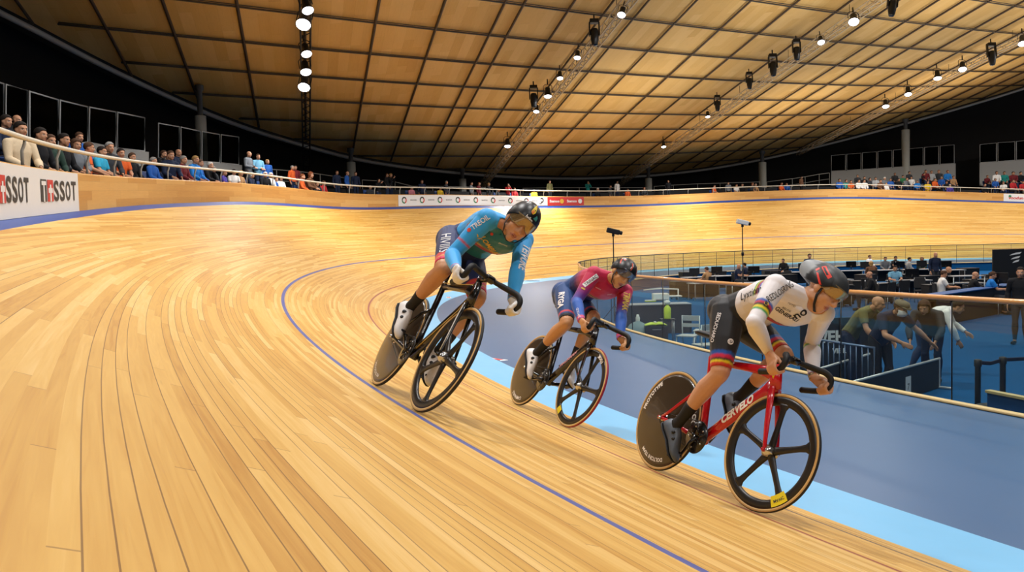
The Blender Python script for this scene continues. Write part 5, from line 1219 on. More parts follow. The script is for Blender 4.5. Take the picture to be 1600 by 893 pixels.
tpl('sit_chin',sit((.20,.20,.80),(.22,.05,1.02),nk=(.09,0,1.04),hd=(.15,0,1.20),shR=(.08,-.185,1.0),shL=(.08,.185,1.0),elR=(.20,-.20,.74),wrR=(.32,-.02,.70)),1.20)
tpl('sit_tee',sit((.10,.235,.77),(.32,.10,.70),elR=(.12,-.235,.78)),1.235,sleeve=.72)
tpl('desk',sit((.16,.225,.80),(.40,.14,.80),look=(1,0,-.3)),1.235,sleeve=.7)
tpl('stand',stand((-.03,.25,1.18),(.06,.25,.93)),1.655)
tpl('crossed',stand((.02,.25,1.18),(.20,.06,1.18),wrR=(.22,.02,1.14)),1.655)
tpl('film',stand((.14,.24,1.24),(.26,.05,1.52),wrR=(.26,-.06,1.48)),1.655,hair='long')
m_pskin=vcol_mat('spectator_skin',.55,.3,fine=.05,scale=40)
PAL={'black':'#141519','navy':'#1c2740','grey':'#6f747a','dark grey':'#34373c','light grey':'#a4a8ab','white':'#e2e1de','cream':'#d8c3a3','blue':'#2559a8','bright blue':'#1f76c4','cyan':'#2f9fc4','sky blue':'#6fa6c4','red':'#b02a2e','dark red':'#6a2027','orange':'#d7602a','brown':'#6b4a34','tan':'#a8835c','green':'#2f6d46','teal':'#1d7f78','khaki':'#6d6a45','yellow':'#d8b72c','purple':'#4d3f94','pink':'#c9808c','dark green':'#243a31','dark hair':'#1d1612','brown hair':'#4a3222','grey hair':'#8d8a86','white hair':'#cfccc6','blond hair':'#a88552','red hair':'#7a4326','denim':'#2b3a57'}
def cm(n): return mat('cloth_'+n.replace(' ','_'),PAL[n],.8,var=.12,scale=60,spec=.25)
def make_person(t,top,hair,loc,face,label,group=None,sc=1.,legs='dark grey',shoes='black'):
    P,hh=TPL[t]; o=empty('person',loc); o.rotation_euler=(0,0,face); o.scale=(sc,)*3; tag(o,label,'person',group)
    for nm,me in P.items():
        if nm=='hair' and hair is None: continue
        c=bpy.data.objects.new(nm,me); COL.objects.link(c); c.parent=o
        m=m_pskin if nm=='body' else cm(top) if nm=='top' else cm(legs) if nm=='trousers' else cm(shoes) if nm=='shoes' else cm(hair)
        c.material_slots[0].link='OBJECT'; c.material_slots[0].material=m
    return o
# ---------------- seats for the stands
m_seat=mat('blue_plastic_seat','#173f7d',.5)
A=MB(); A.box((.02,0,.43),(.42,.43,.05),bev=.02); _s=A.build('seat_pan',m_seat); SEAT1=_s.data; bpy.data.objects.remove(_s)
A=MB(); A.box((-.20,0,.66),(.05,.42,.42),Matrix.Rotation(-.12,3,'Y'),bev=.02); _s=A.build('seat_back',m_seat); SEAT2=_s.data; bpy.data.objects.remove(_s)
A=MB(); A.tube([(-.05,-.12,0),(-.05,-.12,.42)],.02,6); A.tube([(-.05,.12,0),(-.05,.12,.42)],.02,6); _s=A.build('seat_frame',m_post); SEAT3=_s.data; bpy.data.objects.remove(_s)
def stadium_seat(loc,face,label,group):
    o=empty('stadium_seat',loc); o.rotation_euler=(0,0,face); tag(o,label,'seat',group)
    for nm,me in (('seat_pan',SEAT1),('seat_back',SEAT2),('seat_frame',SEAT3)):
        c=bpy.data.objects.new(nm,me); COL.objects.link(c); c.parent=o
ORD='first second third fourth fifth sixth seventh eighth ninth tenth eleventh twelfth thirteenth fourteenth fifteenth sixteenth seventeenth eighteenth nineteenth twentieth'.split()
def ordn(i):
    if i<20: return ORD[i]
    t,u=divmod(i+1,10); return ['','','twenty','thirty','forty','fifty'][t]+('-'+ORD[u-1] if u else 'th') if u else ['','','twentieth','thirtieth','fortieth','fiftieth'][t]
ROWS=[(.82,-.62),(1.55,-.28),(2.45,.06),(3.35,.40),(4.4,.40)]
def crowd(lst,where,group,seats):
    lst=sorted(lst,key=lambda e:e[0])
    for i,(px,py,t,top,hair) in enumerate(lst):
        P0,hh=TPL[t]; best=None; st=t in('stand','crossed','film')
        for o,h in ROWS:
            r=cyl(px,py,o,True,10.)
            if r is None: continue
            s,P=r; fl=float(outer(s,HWALL+h)[2]); k=(P[2]-fl)/hh; cost=abs(math.log(max(k,.05)/.99))+(.04 if o>3.8 else 0)
            if st and o<1.: cost+=.25
            if best is None or cost<best[0]: best=(cost,s,P,fl,k,o,h)
        cost,s,P,fl,k,o,h=best; k=min(max(k,.80),1.16)
        face=math.atan2(-at(NY,s),-at(NX,s))+random.uniform(-.5,.5)+(.45 if px<700 else -.1)*(-1 if px<700 else 1)*.5
        pose={'sit':'seated','sit_long':'long-haired seated','sit_chin':'seated chin-on-hand','sit_tee':'seated bare-armed','stand':'standing','crossed':'standing arms-crossed','film':'standing hands-raised'}[t]
        lb=f"{pose} spectator in {top}, {ordn(i)} of the row {where}"
        make_person(t,top,hair,(P[0],P[1],fl+.003),face,lb,group,k,random.choice(['dark grey','denim','black','navy']))
        if not st: stadium_seat((P[0],P[1],fl+.002),face,f"blue seat of the {ordn(i)} spectator {where}",seats)
DH,BH,GH,WH_,LH,RH='dark hair','brown hair','grey hair','white hair','blond hair','red hair'
crowd([(4,190,'sit','navy',DH),(22,188,'sit','black',None),(27,203,'sit','cream',DH),(57,211,'sit','black',DH),(65,243,'sit_long','brown',RH),(75,221,'sit','dark green',BH),(94,219,'sit','black',DH),(115,227,'sit_long','grey',BH),(121,215,'sit','blue',BH),(133,231,'sit_tee','orange',BH),(154,237,'sit_tee','cyan',DH),(168,231,'sit','dark grey',GH),(186,240,'sit_tee','orange',DH),(203,246,'sit','black',BH),(236,252,'sit','blue',GH),(249,241,'sit_chin','black',BH),(264,243,'sit','navy',BH),(276,239,'sit','navy',None),(283,250,'sit','dark red',GH),(302,250,'sit','bright blue',LH),(309,255,'sit','blue',BH),(322,259,'sit_chin','black',WH_),(331,265,'sit','dark grey',GH),(348,274,'sit_tee','purple',BH),(364,269,'sit_tee','white',DH),(374,271,'sit_long','tan',LH),(391,274,'sit_long','navy',WH_)],'counted away from the photographer','spectators by the brand banner','seats by the brand banner')
crowd([(387.5,241,'crossed','grey',None),(402.5,245,'crossed','sky blue',BH),(417,253,'stand','blue',LH),(413,273,'sit','black',WH_),(421,274,'sit','white',WH_),(429,281,'sit','blue',BH),(437,279,'sit_long','white',DH),(456,272.5,'stand','orange',GH),(461,262,'stand','dark red',DH),(470,276,'sit','orange',RH),(483,273.5,'sit_long','brown',RH),(495,291,'sit','dark grey',BH),(504,286,'sit','red',BH),(526,277,'stand','navy',BH),(542,277,'stand','blue',None),(555.5,282,'stand','navy',DH),(577.5,299,'sit','dark grey',GH),(591,286,'film','black',DH),(604,280,'stand','black',BH),(610,280,'film','black',LH),(642,294,'sit','pink',DH),(659,286,'stand','navy',BH),(687,296,'sit','yellow',DH),(697,294,'stand','dark grey',GH)],'before the dark curtain','spectators along the bend','seats along the bend')
crowd([(736,293,'stand','grey',DH),(748,292,'stand','dark red',RH),(763,292,'stand','black',LH),(777.5,300,'sit','dark grey',BH),(793.5,292,'film','red',DH),(803,296,'sit','red',BH),(834,298,'sit','yellow',DH),(859,291,'stand','khaki',BH),(918.5,289.5,'film','teal',DH),(933,296,'sit','black',WH_),(953,292,'stand','dark grey',BH),(964,290,'stand','white',DH),(980,297,'sit','orange',BH),(1006,295,'sit_long','dark grey',RH),(1044,288,'stand','black',BH),(1115,291,'sit_tee','orange',DH),(1138,288,'stand','grey',DH),(1150,290,'sit_tee','white',BH),(1160,289,'sit','black',DH),(1175,288,'sit_long','dark grey',RH),(1180,289,'sit','tan',GH),(1220,287,'sit','orange',DH),(1229,288,'sit','blue',BH),(1252,283,'stand','brown',DH)],'along the far bend rail','spectators on the far bend','seats on the far bend')
crowd([(1311,282,'sit','blue',DH),(1321,283,'sit','teal',BH),(1329,284,'sit_tee','orange',DH),(1340,275,'sit','dark grey',BH),(1341,283,'sit','white',BH),(1350,283,'sit','white',DH),(1350,278,'sit','black',DH),(1358,280,'sit_long','dark grey',DH),(1368,279,'sit','light grey',DH),(1375,283,'sit','brown',BH),(1381,279,'sit','grey',WH_),(1384,288,'sit','white',LH),(1391,281,'sit','blue',BH),(1398,272,'sit','dark grey',BH),(1404,281,'sit','black',DH),(1410,276,'sit','green',DH),(1415,280,'sit_chin','grey',BH),(1420,270,'sit','dark grey',DH),(1424,278,'sit','white',BH),(1433,284,'sit','bright blue',BH),(1443,272,'sit','black',DH),(1446,268,'sit','dark red',DH),(1449,285,'sit_tee','yellow',BH),(1455,269,'sit','light grey',BH),(1460,281,'sit','orange',BH),(1467,267,'sit','dark grey',RH),(1471,278,'sit','blue',GH),(1480,268,'sit','bright blue',RH),(1479,285,'sit','black',DH),(1484,290,'sit','purple',WH_),(1489,277,'sit','tan',BH)],'under the eight glass panels','spectators in the far stand','seats in the far stand')
crowd([(1542,276,'sit','dark red',BH),(1538,289,'sit','black',DH),(1555,281,'sit','blue',BH),(1557,264,'sit','white',BH),(1568,286,'sit_tee','white',DH),(1569,260,'sit','teal',DH),(1582,270,'sit','dark red',DH),(1582,283,'sit','red',BH),(1584,258,'sit','dark red',BH),(1596,277,'sit','blue',DH),(1598,285,'sit','red',BH),(1594,262,'sit','black',DH)],'beyond the stair gap','spectators beyond the stairs','seats beyond the stairs')
# ================================================================== infield: desks, chairs, people
m_table=mat('black_laminate','#15161a',.5); m_tedge=mat('grey_table_edge','#9b9da0',.5); m_leg=mat('chrome_leg','#a7a9ab',.35,metal=.7); m_screen=mat('screen_black','#0b0c10',.25); m_scrw=mat('screen_lit','#a9c7c0',.3,emit=.8,ecol='#bfe0d8'); m_chair=mat('chair_black_fabric','#17181c',.8)
m_teal=mat('teal_board','#1b6f8e',.6); m_pod=mat('podium_blue','#134a86',.6); m_hv=mat('hi_vis_yellow','#c3dc3a',.6); m_wp=mat('white_plastic','#dcdedd',.45); m_bb=mat('black_board','#0e1218',.6); m_alur=mat('white_alu_rail','#c9ccce',.4,metal=.4)
def obj_mesh(A,nm,m): o=A.build(nm,m); me=o.data; bpy.data.objects.remove(o); return me
def put(parent,nm,me,loc=(0,0,0)): c=bpy.data.objects.new(nm,me); COL.objects.link(c); c.parent=parent; c.location=loc; return c
A=MB(); A.box((0,0,.725),(1.6,.7,.035),bev=.008); D1=obj_mesh(A,'tabletop',m_tedge)
A=MB(); A.box((0,.30,.40),(1.5,.02,.6)); D2=obj_mesh(A,'front_panel',m_table)
A=MB(); A.tube([(0,0,0),(0,0,.71)],.022,8); D3=obj_mesh(A,'leg',m_leg)
def desk(loc,rz,label,group='trestle desks on the infield'):
    o=empty('trestle_desk',loc); o.rotation_euler=(0,0,rz); tag(o,label,'desk',group)
    put(o,'tabletop',D1); put(o,'front_panel',D2)
    for x in(-.74,.74):
        for y in(-.28,.28): put(o,'leg',D3,(x,y,0))
A=MB(); A.box((0,.0,.45),(.44,.44,.06),bev=.02); C1=obj_mesh(A,'seat',m_chair)
A=MB(); A.box((0,-.21,.74),(.42,.04,.40),Matrix.Rotation(.12,3,'X'),bev=.015); C2=obj_mesh(A,'backrest',m_chair)
A=MB(); A.tube([(0,0,0),(0,0,.43)],.014,8); C3=obj_mesh(A,'leg',m_leg)
A=MB(); A.tube([(0,-.20,.43),(0,-.22,.94)],.013,8); C4=obj_mesh(A,'back_post',m_leg)
def chair(loc,rz,label,group='black chairs on the infield'):
    o=empty('conference_chair',loc); o.rotation_euler=(0,0,rz); tag(o,label,'chair',group); put(o,'seat',C1); put(o,'backrest',C2)
    for x in(-.19,.19):
        for y in(-.19,.19): put(o,'leg',C3,(x,y,0))
        put(o,'back_post',C4,(x,0,0))
A=MB(); A.box((0,0,.26),(.56,.03,.34),bev=.006); N1=obj_mesh(A,'screen_housing',m_screen)
A=MB(); A.box((0,-.018,.26),(.52,.004,.30)); N2=obj_mesh(A,'display',m_table)
A=MB(); A.tube([(0,.02,.0),(0,.02,.2)],.02,8); A.box((0,.02,.008),(.24,.18,.014),bev=.004); N3=obj_mesh(A,'stand',m_screen)
def monitor(loc,rz,label,group='monitors on the infield desks',lit=False):
    o=empty('computer_monitor',loc); o.rotation_euler=(0,0,rz); tag(o,label,'monitor',group); put(o,'screen_housing',N1); c=put(o,'display',N2); put(o,'stand',N3)
    if lit: c.material_slots[0].link='OBJECT'; c.material_slots[0].material=m_scrw
def floor_at(px,py): return at_z(px,py,FZ)
def topz(px,py,z): return at_z(px,py,z)
TOPZ=FZ+.745
# desks: pixel of table top centre, rotation
DESKS=[(1090,432,.35),(1135,430,.25),(1185,430,.2),(1105,441,.3),(1165,441,.2),(1330,422,.05),(1385,421,0.),(1435,420,0.),(1480,421,-.05),(1300,436,.1),(1420,437,0.),(1500,441,-.1),(1250,424,.1)]
for i,(px,py,rz) in enumerate(DESKS):
    P=topz(px,py,TOPZ); desk((P[0],P[1],FZ+.001),rz,f"black trestle desk, {ordn(sorted(d[0] for d in DESKS).index(px))} from the left among the infield desks")
MON=[(1085,432,.3,0),(1120,429,2.8,0),(1178,429,3.0,0),(1330,420,3.1,0),(1352,421,.1,0),(1405,421,3.0,0),(1440,419,.1,0),(1478,420,3.,0),(1302,435,.2,0),(1425,436,3.1,0),(1560,447,2.4,1),(1255,423,.1,0)]
for i,(px,py,rz,lit) in enumerate(MON):
    P=topz(px,py,.33 if lit else TOPZ); monitor((P[0],P[1],(.332 if lit else TOPZ+.001)),rz,f"{'lit' if lit else 'dark'} monitor, {ordn(sorted(d[0] for d in MON).index(px))} from the left on the infield desks",lit=lit)
CH=[(1345,462,.4),(1362,466,2.9),(1408,466,.1),(1318,468,3.4),(1440,462,3.0),(1385,470,.5),(1205,448,.3),(1230,446,2.8),(1290,455,.2)]
for i,(px,py,rz) in enumerate(CH):
    P=topz(px,py-8,FZ+.45); chair((P[0],P[1],FZ+.001),rz,f"empty black chair, {ordn(sorted(c[0] for c in CH).index(px))} from the left among the infield chairs")
def at_head(px,py,hh,sc=1.): return at_z(px,py,FZ+hh*sc)
SITTERS=[(1106,421,'desk','tan',BH,2.2,'person in tan top at the infield desk beyond the wooden handrail, facing away'),(1152,416,'desk','navy',None,-.6,'person in navy leaning over a desk beside the camera mast'),(1165,414,'sit','navy',DH,2.4,'dark-haired person in navy seated just beside the camera mast foot'),(1224.5,407,'sit','black',DH,-2.4,'dark-haired person in black at the desks above the white jersey'),(1264.5,400,'stand','navy',DH,-1.6,'person in navy standing beyond the dark aero helmet'),(1357.5,401,'sit','white',BH,-1.,'brown-haired person in white at the far row of desks'),(1362,412,'sit_long','brown',LH,1.5,'blond person in brown top in front of the person in white'),(1383,404,'sit','grey',DH,-1.8,'dark-haired person in grey sweater at the far desks'),(1398,403,'desk','black',DH,-1.3,'person in black leaning on the far desk beside the grey sweater'),(1419,405,'sit','light grey',DH,-.2,'person in pale grey seen from the side at the far desks'),(1440,404,'sit_long','dark green',LH,-1.8,'long-haired blond person in dark green at the far desks'),(1461,398,'stand','navy',None,-1.5,'bald person in navy standing at the end of the far desks'),(1398,419,'desk','sky blue',DH,-1.8,'person in pale blue shirt in the middle row of desks'),(1362,429,'sit','black',None,2.8,'bald person in black seen from behind in the middle row'),(1471,428,'desk','white',BH,-.2,'brown-haired person in white t-shirt leaning on the blue-edged counter'),(1479,421,'sit','black',None,-.8,'bald person in black behind the white t-shirt'),(1520,430,'desk','black',None,-.2,'bald bearded person in black t-shirt at the blue-edged counter'),(1547,430,'desk','bright blue',BH,-.3,'bearded person in bright blue at the blue-edged counter')]
for px,py,t,top,hair,fc,lb in SITTERS:
    P=at_head(px,py,TPL[t][1]); make_person(t,top,hair,(P[0],P[1],FZ+.002),fc,lb,None,1.)
    if t not in('stand',): chair((P[0],P[1],FZ+.001),fc-PI/2,'black chair under the '+lb.split(' at ')[0].split(' in the ')[0].split(' beside ')[0].split(' beyond ')[0])
# --- people close behind the glass
def bend(**k):
    J=dict(pel=(-.12,0,.95),nk=(.22,0,1.36),hd=(.36,0,1.47),look=(1,0,-.55),shR=(.20,-.19,1.32),shL=(.20,.19,1.32),hipR=(-.12,-.09,.93),hipL=(-.12,.09,.93),kneR=(-.02,-.10,.51),kneL=(-.02,.10,.51),ankR=(-.06,-.11,.09),ankL=(-.06,.11,.09),elR=(.30,-.26,1.08),elL=(.30,.26,1.08),wrR=(.46,-.22,.88),wrL=(.46,.22,.88)); J.update(k); return J
tpl('cap',bend(elL=(.26,.36,1.12),wrL=(.34,.54,.93),elR=(.34,-.24,1.06),wrR=(.50,-.08,.96),hd=(.36,.02,1.46),look=(1,.25,-.35)),1.46,vox=.009,sleeve=.75)
tpl('leaner',bend(look=(1,.2,-.3)),1.47,vox=.010,sleeve=.7)
tpl('coat',bend(nk=(.25,0,1.25),hd=(.40,0,1.34),pel=(-.10,0,.92),shR=(.23,-.19,1.21),shL=(.23,.19,1.21),elR=(.34,-.26,.97),elL=(.34,.26,.97),wrR=(.48,-.2,.78),wrL=(.48,.2,.78),look=(1,0,-.4)),1.34,vox=.011,hair='long')
tpl('stoop',bend(nk=(.34,0,1.18),hd=(.50,0,1.25),shR=(.32,-.19,1.14),shL=(.32,.19,1.14),elR=(.40,-.26,.90),elL=(.42,.26,.92),wrR=(.50,-.18,.66),wrL=(.62,.16,.78),ankR=(-.28,-.10,.09),kneR=(-.10,-.10,.50),look=(1,.1,-.45)),1.25,vox=.010)
def near_person(t,px,py,face,top,hair,lb,legs='black',hx=None):
    P,hh=TPL[t]; Q=at_z(px,py,FZ+hh); hx=hx or {'cap':.36,'leaner':.36,'coat':.40,'stoop':.50}[t]
    return make_person(t,top,hair,(Q[0]-hx*math.cos(face),Q[1]-hx*math.sin(face),FZ+.002),face,lb,None,1.,legs)
capman=near_person('cap',1412,485,-1.35,'navy',BH,'person in flat cap, white face mask and navy top leaning on the low board')
capman.location.x+=.12; capman.location.y+=.38
near_person('leaner',1372,474,-.9,'khaki',None,'bald person in olive shirt bending beside the crowd barrier','navy')
near_person('coat',1444,480,-2.3,'dark grey',BH,'dark-haired person in a long grey coat behind the flat-capped person','navy')
near_person('stoop',1497,479,-.5,'white',DH,'dark-haired person in white striped top stooping over the blue carpet','denim')
make_person('stand','black',DH,tuple(at_z(1594,538,FZ)+[0,0,.002]),-2.2,'person in black standing by the counter at the frame edge')
# cap and mask of the flat-capped person
hx=(.36,.02,1.46); f=un((1,.25,-.35)); u=un(V3((0,0,1))-f*f[2]); l=np.cross(u,f)
Wc=lambda x,y,z:V3(hx)+f*x+l*y+u*z
A=MB(); R=[]
for z,a,b in ((.045,.112,.092),(.075,.115,.095),(.105,.10,.085),(.122,.06,.05),(.125,.01,.01)): R.append([Wc(-.005+a*math.cos(q)+(.012 if math.cos(q)>0 else 0),b*math.sin(q),z) for q in [2*PI*j/24 for j in range(24)]])
A.rings(R); cp=A.build('flat_cap',mat('cap_tweed','#6f6552',.9,var=.3,scale=90),capman)
A=MB(); A.rings([[Wc(.06+.10*math.cos(q)*k,.085*math.sin(q)*k,.048-.02*max(0,math.cos(q))+dz) for q in [-1.35+2.7*j/16 for j in range(17)]]+[Wc(.05+.05*math.cos(q),.07*math.sin(q),.055+dz) for q in [1.35-2.7*j/8 for j in range(9)]] for k,dz in ((1.,0),(1.,.008))]); A.build('cap_brim',MATS['cap_tweed'],capman)
A=MB(); R=[]
for z,k in ((-.012,.90),(-.03,1.08),(-.055,1.14),(-.085,1.02),(-.112,.72)): R.append([Wc(.105*k*math.cos(q)*1.02+.004,.074*math.sin(q)*(1.06 if k>.8 else .9),z) for q in [-1.35+2.7*j/18 for j in range(19)]]+[Wc(.098*k*math.cos(q),.071*math.sin(q)*(1.06 if k>.8 else .9),z) for q in [1.35-2.7*j/18 for j in range(19)]])
A.rings(R); A.build('face_mask',mat('mask_white','#dfe0de',.8),capman)
# low black boards with aluminium rails
def board(p0,p1,zt,label,wood=False,tag_=None):
    a=at_z(*p0,zt); b=at_z(*p1,zt); c=(a+b)/2; o=tag(empty('barrier_board',(c[0],c[1],FZ+.001)),label,'barrier'); q=np.array(o.location); d=b-a; L=np.linalg.norm(d); rz=math.atan2(d[1],d[0]); o.rotation_euler=(0,0,rz); h=zt-FZ
    A=MB(); A.box((0,0,h/2-.01),(L,.035,h-.04)); A.build('panel',m_bb,o)
    A=MB(); A.tube([(-L/2,0,h-.02),(L/2,0,h-.02)],.022,8); A.build('top_rail',m_alur,o)
    for x in(-L/2+.05,L/2-.05): A=MB(); A.box((x,0,.02),(.06,.42,.03),bev=.008); A.box((x,0,h/2),(.04,.05,h-.04)); A.build('foot',m_alur,o)
    if tag_:
        A=MB(); A.box((tag_,-.021,h*.42),(.19,.004,.27)); t=A.build('paper_sign',m_wp,o); vs,fs=text_mesh('7',.14,.003); A=MB(); A.add([(tag_+x,-.0245,h*.36+y) for x,y in vs],fs); A.build('lettering',m_ink,t)
board((1334,594),(1468,558),-.04,'low black board with a pale top rail and a white paper sign',tag_=.25)
board((1270,577),(1366,549),-.04,'low black board with a pale top rail in front of the crowd barrier')
# crowd barrier (steel)
a=at_z(1278,530,.28); b=at_z(1366,543,.28); d=b-a; L=np.linalg.norm(d); o=tag(empty('crowd_barrier',((a+b)/2)[:2].tolist()+[FZ+.001]),'steel crowd barrier with upright bars behind the low black board','barrier'); o.rotation_euler=(0,0,math.atan2(d[1],d[0])); h=.28-FZ
m_galv=mat('galvanised_steel','#6f86a8',.4,metal=.6)
A=MB(); A.tube([(-L/2,0,.15),(-L/2,0,h),(L/2,0,h),(L/2,0,.15)],.02,8,closed=True); A.build('frame',m_galv,o)
for k in range(9): x=-L/2+L*(k+1)/10; A=MB(); A.tube([(x,0,.15),(x,0,h)],.008,6); A.build('upright_bar',m_galv,o)
for x in(-L/2+.15,L/2-.15): A=MB(); A.tube([(x,-.25,.015),(x,-.05,.12),(x,0,.16),(x,.05,.12),(x,.25,.015)],.015,6); A.build('foot',m_galv,o)
# dark board with white letters
a=at_z(1283,492,.42); o=tag(empty('printed_board',(a[0],a[1],FZ+.001)),'dark printed board with big white letters behind the rider in white','board'); yw=.05; o.rotation_euler=(0,0,yw); o.location=(at_z(1312,492,.42)*1.)[:2].tolist()+[FZ+.001] if False else (at_d(1312,492,15.5)[0],at_d(1312,492,15.5)[1],FZ+.001)
A=MB(); A.box((0,0,.53),(1.5,.04,1.06),bev=.004); A.build('panel',m_bb,o)
for x in (-.6,.6): A=MB(); A.box((x,0,.012),(.06,.4,.024),bev=.006); A.build('foot',m_alur,o)
vs,fs=text_mesh('/EHV/',.30,.012); A=MB(); A.add([(x*.95+.02,-.0225,.70+y) for x,y in vs],fs); A.build('lettering',m_wp,o)
vs,fs=text_mesh('VIE EUI',.12,.006); A=MB(); A.add([(x+.04,-.0225,.44+y) for x,y in vs],fs); A.build('lettering',m_wp,o)
# belt posts
pa=at_z(1528,561,.40); pb=at_z(1567,557,.40); pc=pb+(pb-pa)*1.6+V3((.4,.25,0))
for p,lb in ((pa,'black belt-barrier post standing alone on the blue carpet'),(pb,'black belt-barrier post behind the wooden cap of the low wall')):
    o=tag(empty('belt_post',(p[0],p[1],FZ+.001)),lb,'barrier post'); h=.40-FZ
    A=MB(); A.lathe([(.004,.022),(.12,.02),(.165,.008),(.17,0)],n=24); A.build('base',m_strap,o)
    A=MB(); A.lathe([(.035,.015),(.035,h-.02)],n=14); A.build('post',m_strap,o); A=MB(); A.lathe([(.045,h-.09),(.045,h-.01),(.03,h),(.004,h+.004)],n=14); A.build('belt_head',m_strap,o)
o=tag(empty('barrier_belt',tuple(pa)),'dark retractable belt strung between the black posts','belt'); A=MB()
A.tube([pa-pa+V3((0,0,-.04)),(pb-pa)/2+V3((0,0,-.07)),pb-pa+V3((0,0,-.04)),(pc+pb)/2-pa+V3((0,0,-.07)),pc-pa+V3((0,0,-.04))],[(.025,.003)]*5,8,up=(0,0,1)); A.build('webbing',mat('belt_navy','#1d1c33',.7),o)
# podium block and round bin at the frame edge
a=at_z(1545,609,.10); b=at_z(1665,632,.10); d=b-a; L=np.linalg.norm(d); o=tag(empty('low_wall',((a+b)/2)[:2].tolist()+[FZ+.001]),'low blue wall with a pale wooden cap at the frame edge','low wall'); o.rotation_euler=(0,0,math.atan2(d[1],d[0])); h=.10-FZ
A=MB(); A.box((0,0,h/2-.015),(L,.05,h-.03)); A.build('panel',m_pod,o); A=MB(); A.box((0,0,h-.015),(L+.03,.09,.035),bev=.006); A.build('cap',m_basew,o)
P=at_z(1558,632,-.10); o=tag(empty('round_bin',(P[0],P[1],FZ+.001)),'dark round rubber bin just behind the glass beside the belt post','bin'); A=MB(); A.lathe([(.004,.0),(.20,0),(.23,.40),(.24,.42),(.235,.43),(.15,.445),(.004,.45)],n=28); A.build('body',mat('bin_grey','#23282d',.5),o); A=MB(); A.lathe([(.235,.36),(.25,.37),(.25,.40),(.236,.41)],n=28); A.build('rim',m_strap,o)
# counter with blue edge, black skirt
a=at_z(1464,462,.30); b=at_z(1612,441,.30); d=b-a; L=np.linalg.norm(d); o=tag(empty('counter',((a+b)/2)[:2].tolist()+[FZ+.001]),'long black-skirted counter with a blue front edge on the infield','counter'); o.rotation_euler=(0,0,math.atan2(d[1],d[0])); h=.30-FZ
A=MB(); A.box((0,.0,h/2),(L,.05,h)); A.build('skirt',m_bb,o); A=MB(); A.box((0,.18,h+.015),(L,.5,.03),bev=.006); A.build('worktop',m_pod,o); A=MB(); A.box((0,.40,h/2),(L*.96,.04,h)); A.build('rear_panel',m_bb,o)
# counter behind the glass at left, with things on it
a=at_z(968,478,.24); b=at_z(1080,475,.24); d=b-a; L=np.linalg.norm(d); c=(a+b)/2; rz=math.atan2(d[1],d[0]); o=tag(empty('counter',(c[0],c[1],FZ+.001)),'dark counter with a pale top just behind the glass beside the crimson rider','counter'); o.rotation_euler=(0,0,rz); h=.24-FZ
A=MB(); A.box((0,0,h/2),(L,.05,h)); A.build('front_panel',mat('counter_charcoal','#2a2d31',.6),o); A=MB(); A.box((0,.25,h+.015),(L,.6,.03),bev=.006); A.build('worktop',m_tedge,o); A=MB(); A.box((L/2-.02,.25,h/2),(.04,.5,h)); A.build('end_panel',m_table,o)
def on_counter(px,py,dy=.25): P=at_z(px,py,.27); return (P[0]-math.sin(rz)*dy*0,P[1]+.2,.271)
o=tag(empty('desk_printer',on_counter(1034,471)),'white desk printer on the pale counter behind the glass','printer'); A=MB(); A.box((0,0,.12),(.46,.36,.22),bev=.03); A.build('body',m_wp,o); A=MB(); A.box((0,-.2,.06),(.34,.12,.02),bev=.004); A.build('paper_tray',m_tedge,o); A=MB(); A.box((.42,0,.14),(.36,.3,.03),bev=.008); A.build('side_shelf',m_wp,o)
o=tag(empty('monitor_arm',on_counter(1062,470)),'pale swing arm on the counter behind the glass','arm'); A=MB(); A.tube([(0,0,0),(0,0,.34)],.02,8); A.build('post',m_wp,o); A=MB(); A.tube([(0,0,.33),(-.5,.05,.36),(-1.0,.0,.33)],.018,8); A.build('arm',m_wp,o)
o=tag(empty('cardboard_tray',on_counter(1018,472)),'small yellow and white tray on the counter beside the printer','tray'); A=MB(); A.box((0,0,.02),(.30,.22,.03),bev=.004); A.build('base',m_hv,o); A=MB(); A.tube([(-.14,-.1,.04),(.14,-.1,.04),(.14,.1,.04),(-.14,.1,.04)],.012,6,closed=True); A.build('rim',m_wp,o)
# gear in front of that counter, seen through the glass
P=at_z(997,540,FZ); P=at_d(997,525,20.6); o=tag(empty('covered_drum',(P[0],P[1],FZ+.001)),'grey cloth-covered drum with a white bottle top behind the glass','drum')
A=MB(); A.lathe([(.004,0),(.28,.0),(.29,.30),(.27,.42),(.20,.52),(.08,.58),(.05,.60)],n=24); A.build('cover',mat('grey_cloth','#7d9298',.8,var=.15,scale=12),o); A=MB(); A.lathe([(.05,.59),(.055,.68),(.035,.72),(.03,.76),(.004,.765)],n=14); A.build('bottle_top',m_wp,o)
P=at_d(1024,512,20.4); o=tag(empty('equipment_case',(P[0],P[1],FZ+.001)),'black equipment case under the yellow vest behind the glass','case'); A=MB(); A.box((0,0,.25),(.55,.4,.5),bev=.02); A.build('body',m_table,o); A=MB(); A.tube([(-.1,-.21,.42),(-.1,-.24,.42),(.1,-.24,.42),(.1,-.21,.42)],.01,6); A.build('handle',m_leg,o)
o=tag(empty('safety_vest',(P[0],P[1],FZ+.503)),'folded yellow safety vest lying on the black case','vest'); A=MB(); R=[]
for x,hh in ((-.26,.02),(-.2,.05),(-.1,.08),(.0,.07),(.1,.09),(.2,.06),(.27,.02)): R.append([V3((x,.16*math.cos(q),max(0,hh*(.5+.5*math.sin(q))))) for q in [2*PI*j/12 for j in range(12)]])
A.rings(R); A.build('cloth',m_hv,o); A=MB(); A.box((0,0,.086),(.05,.26,.006)); A.build('stripe',m_wp,o)
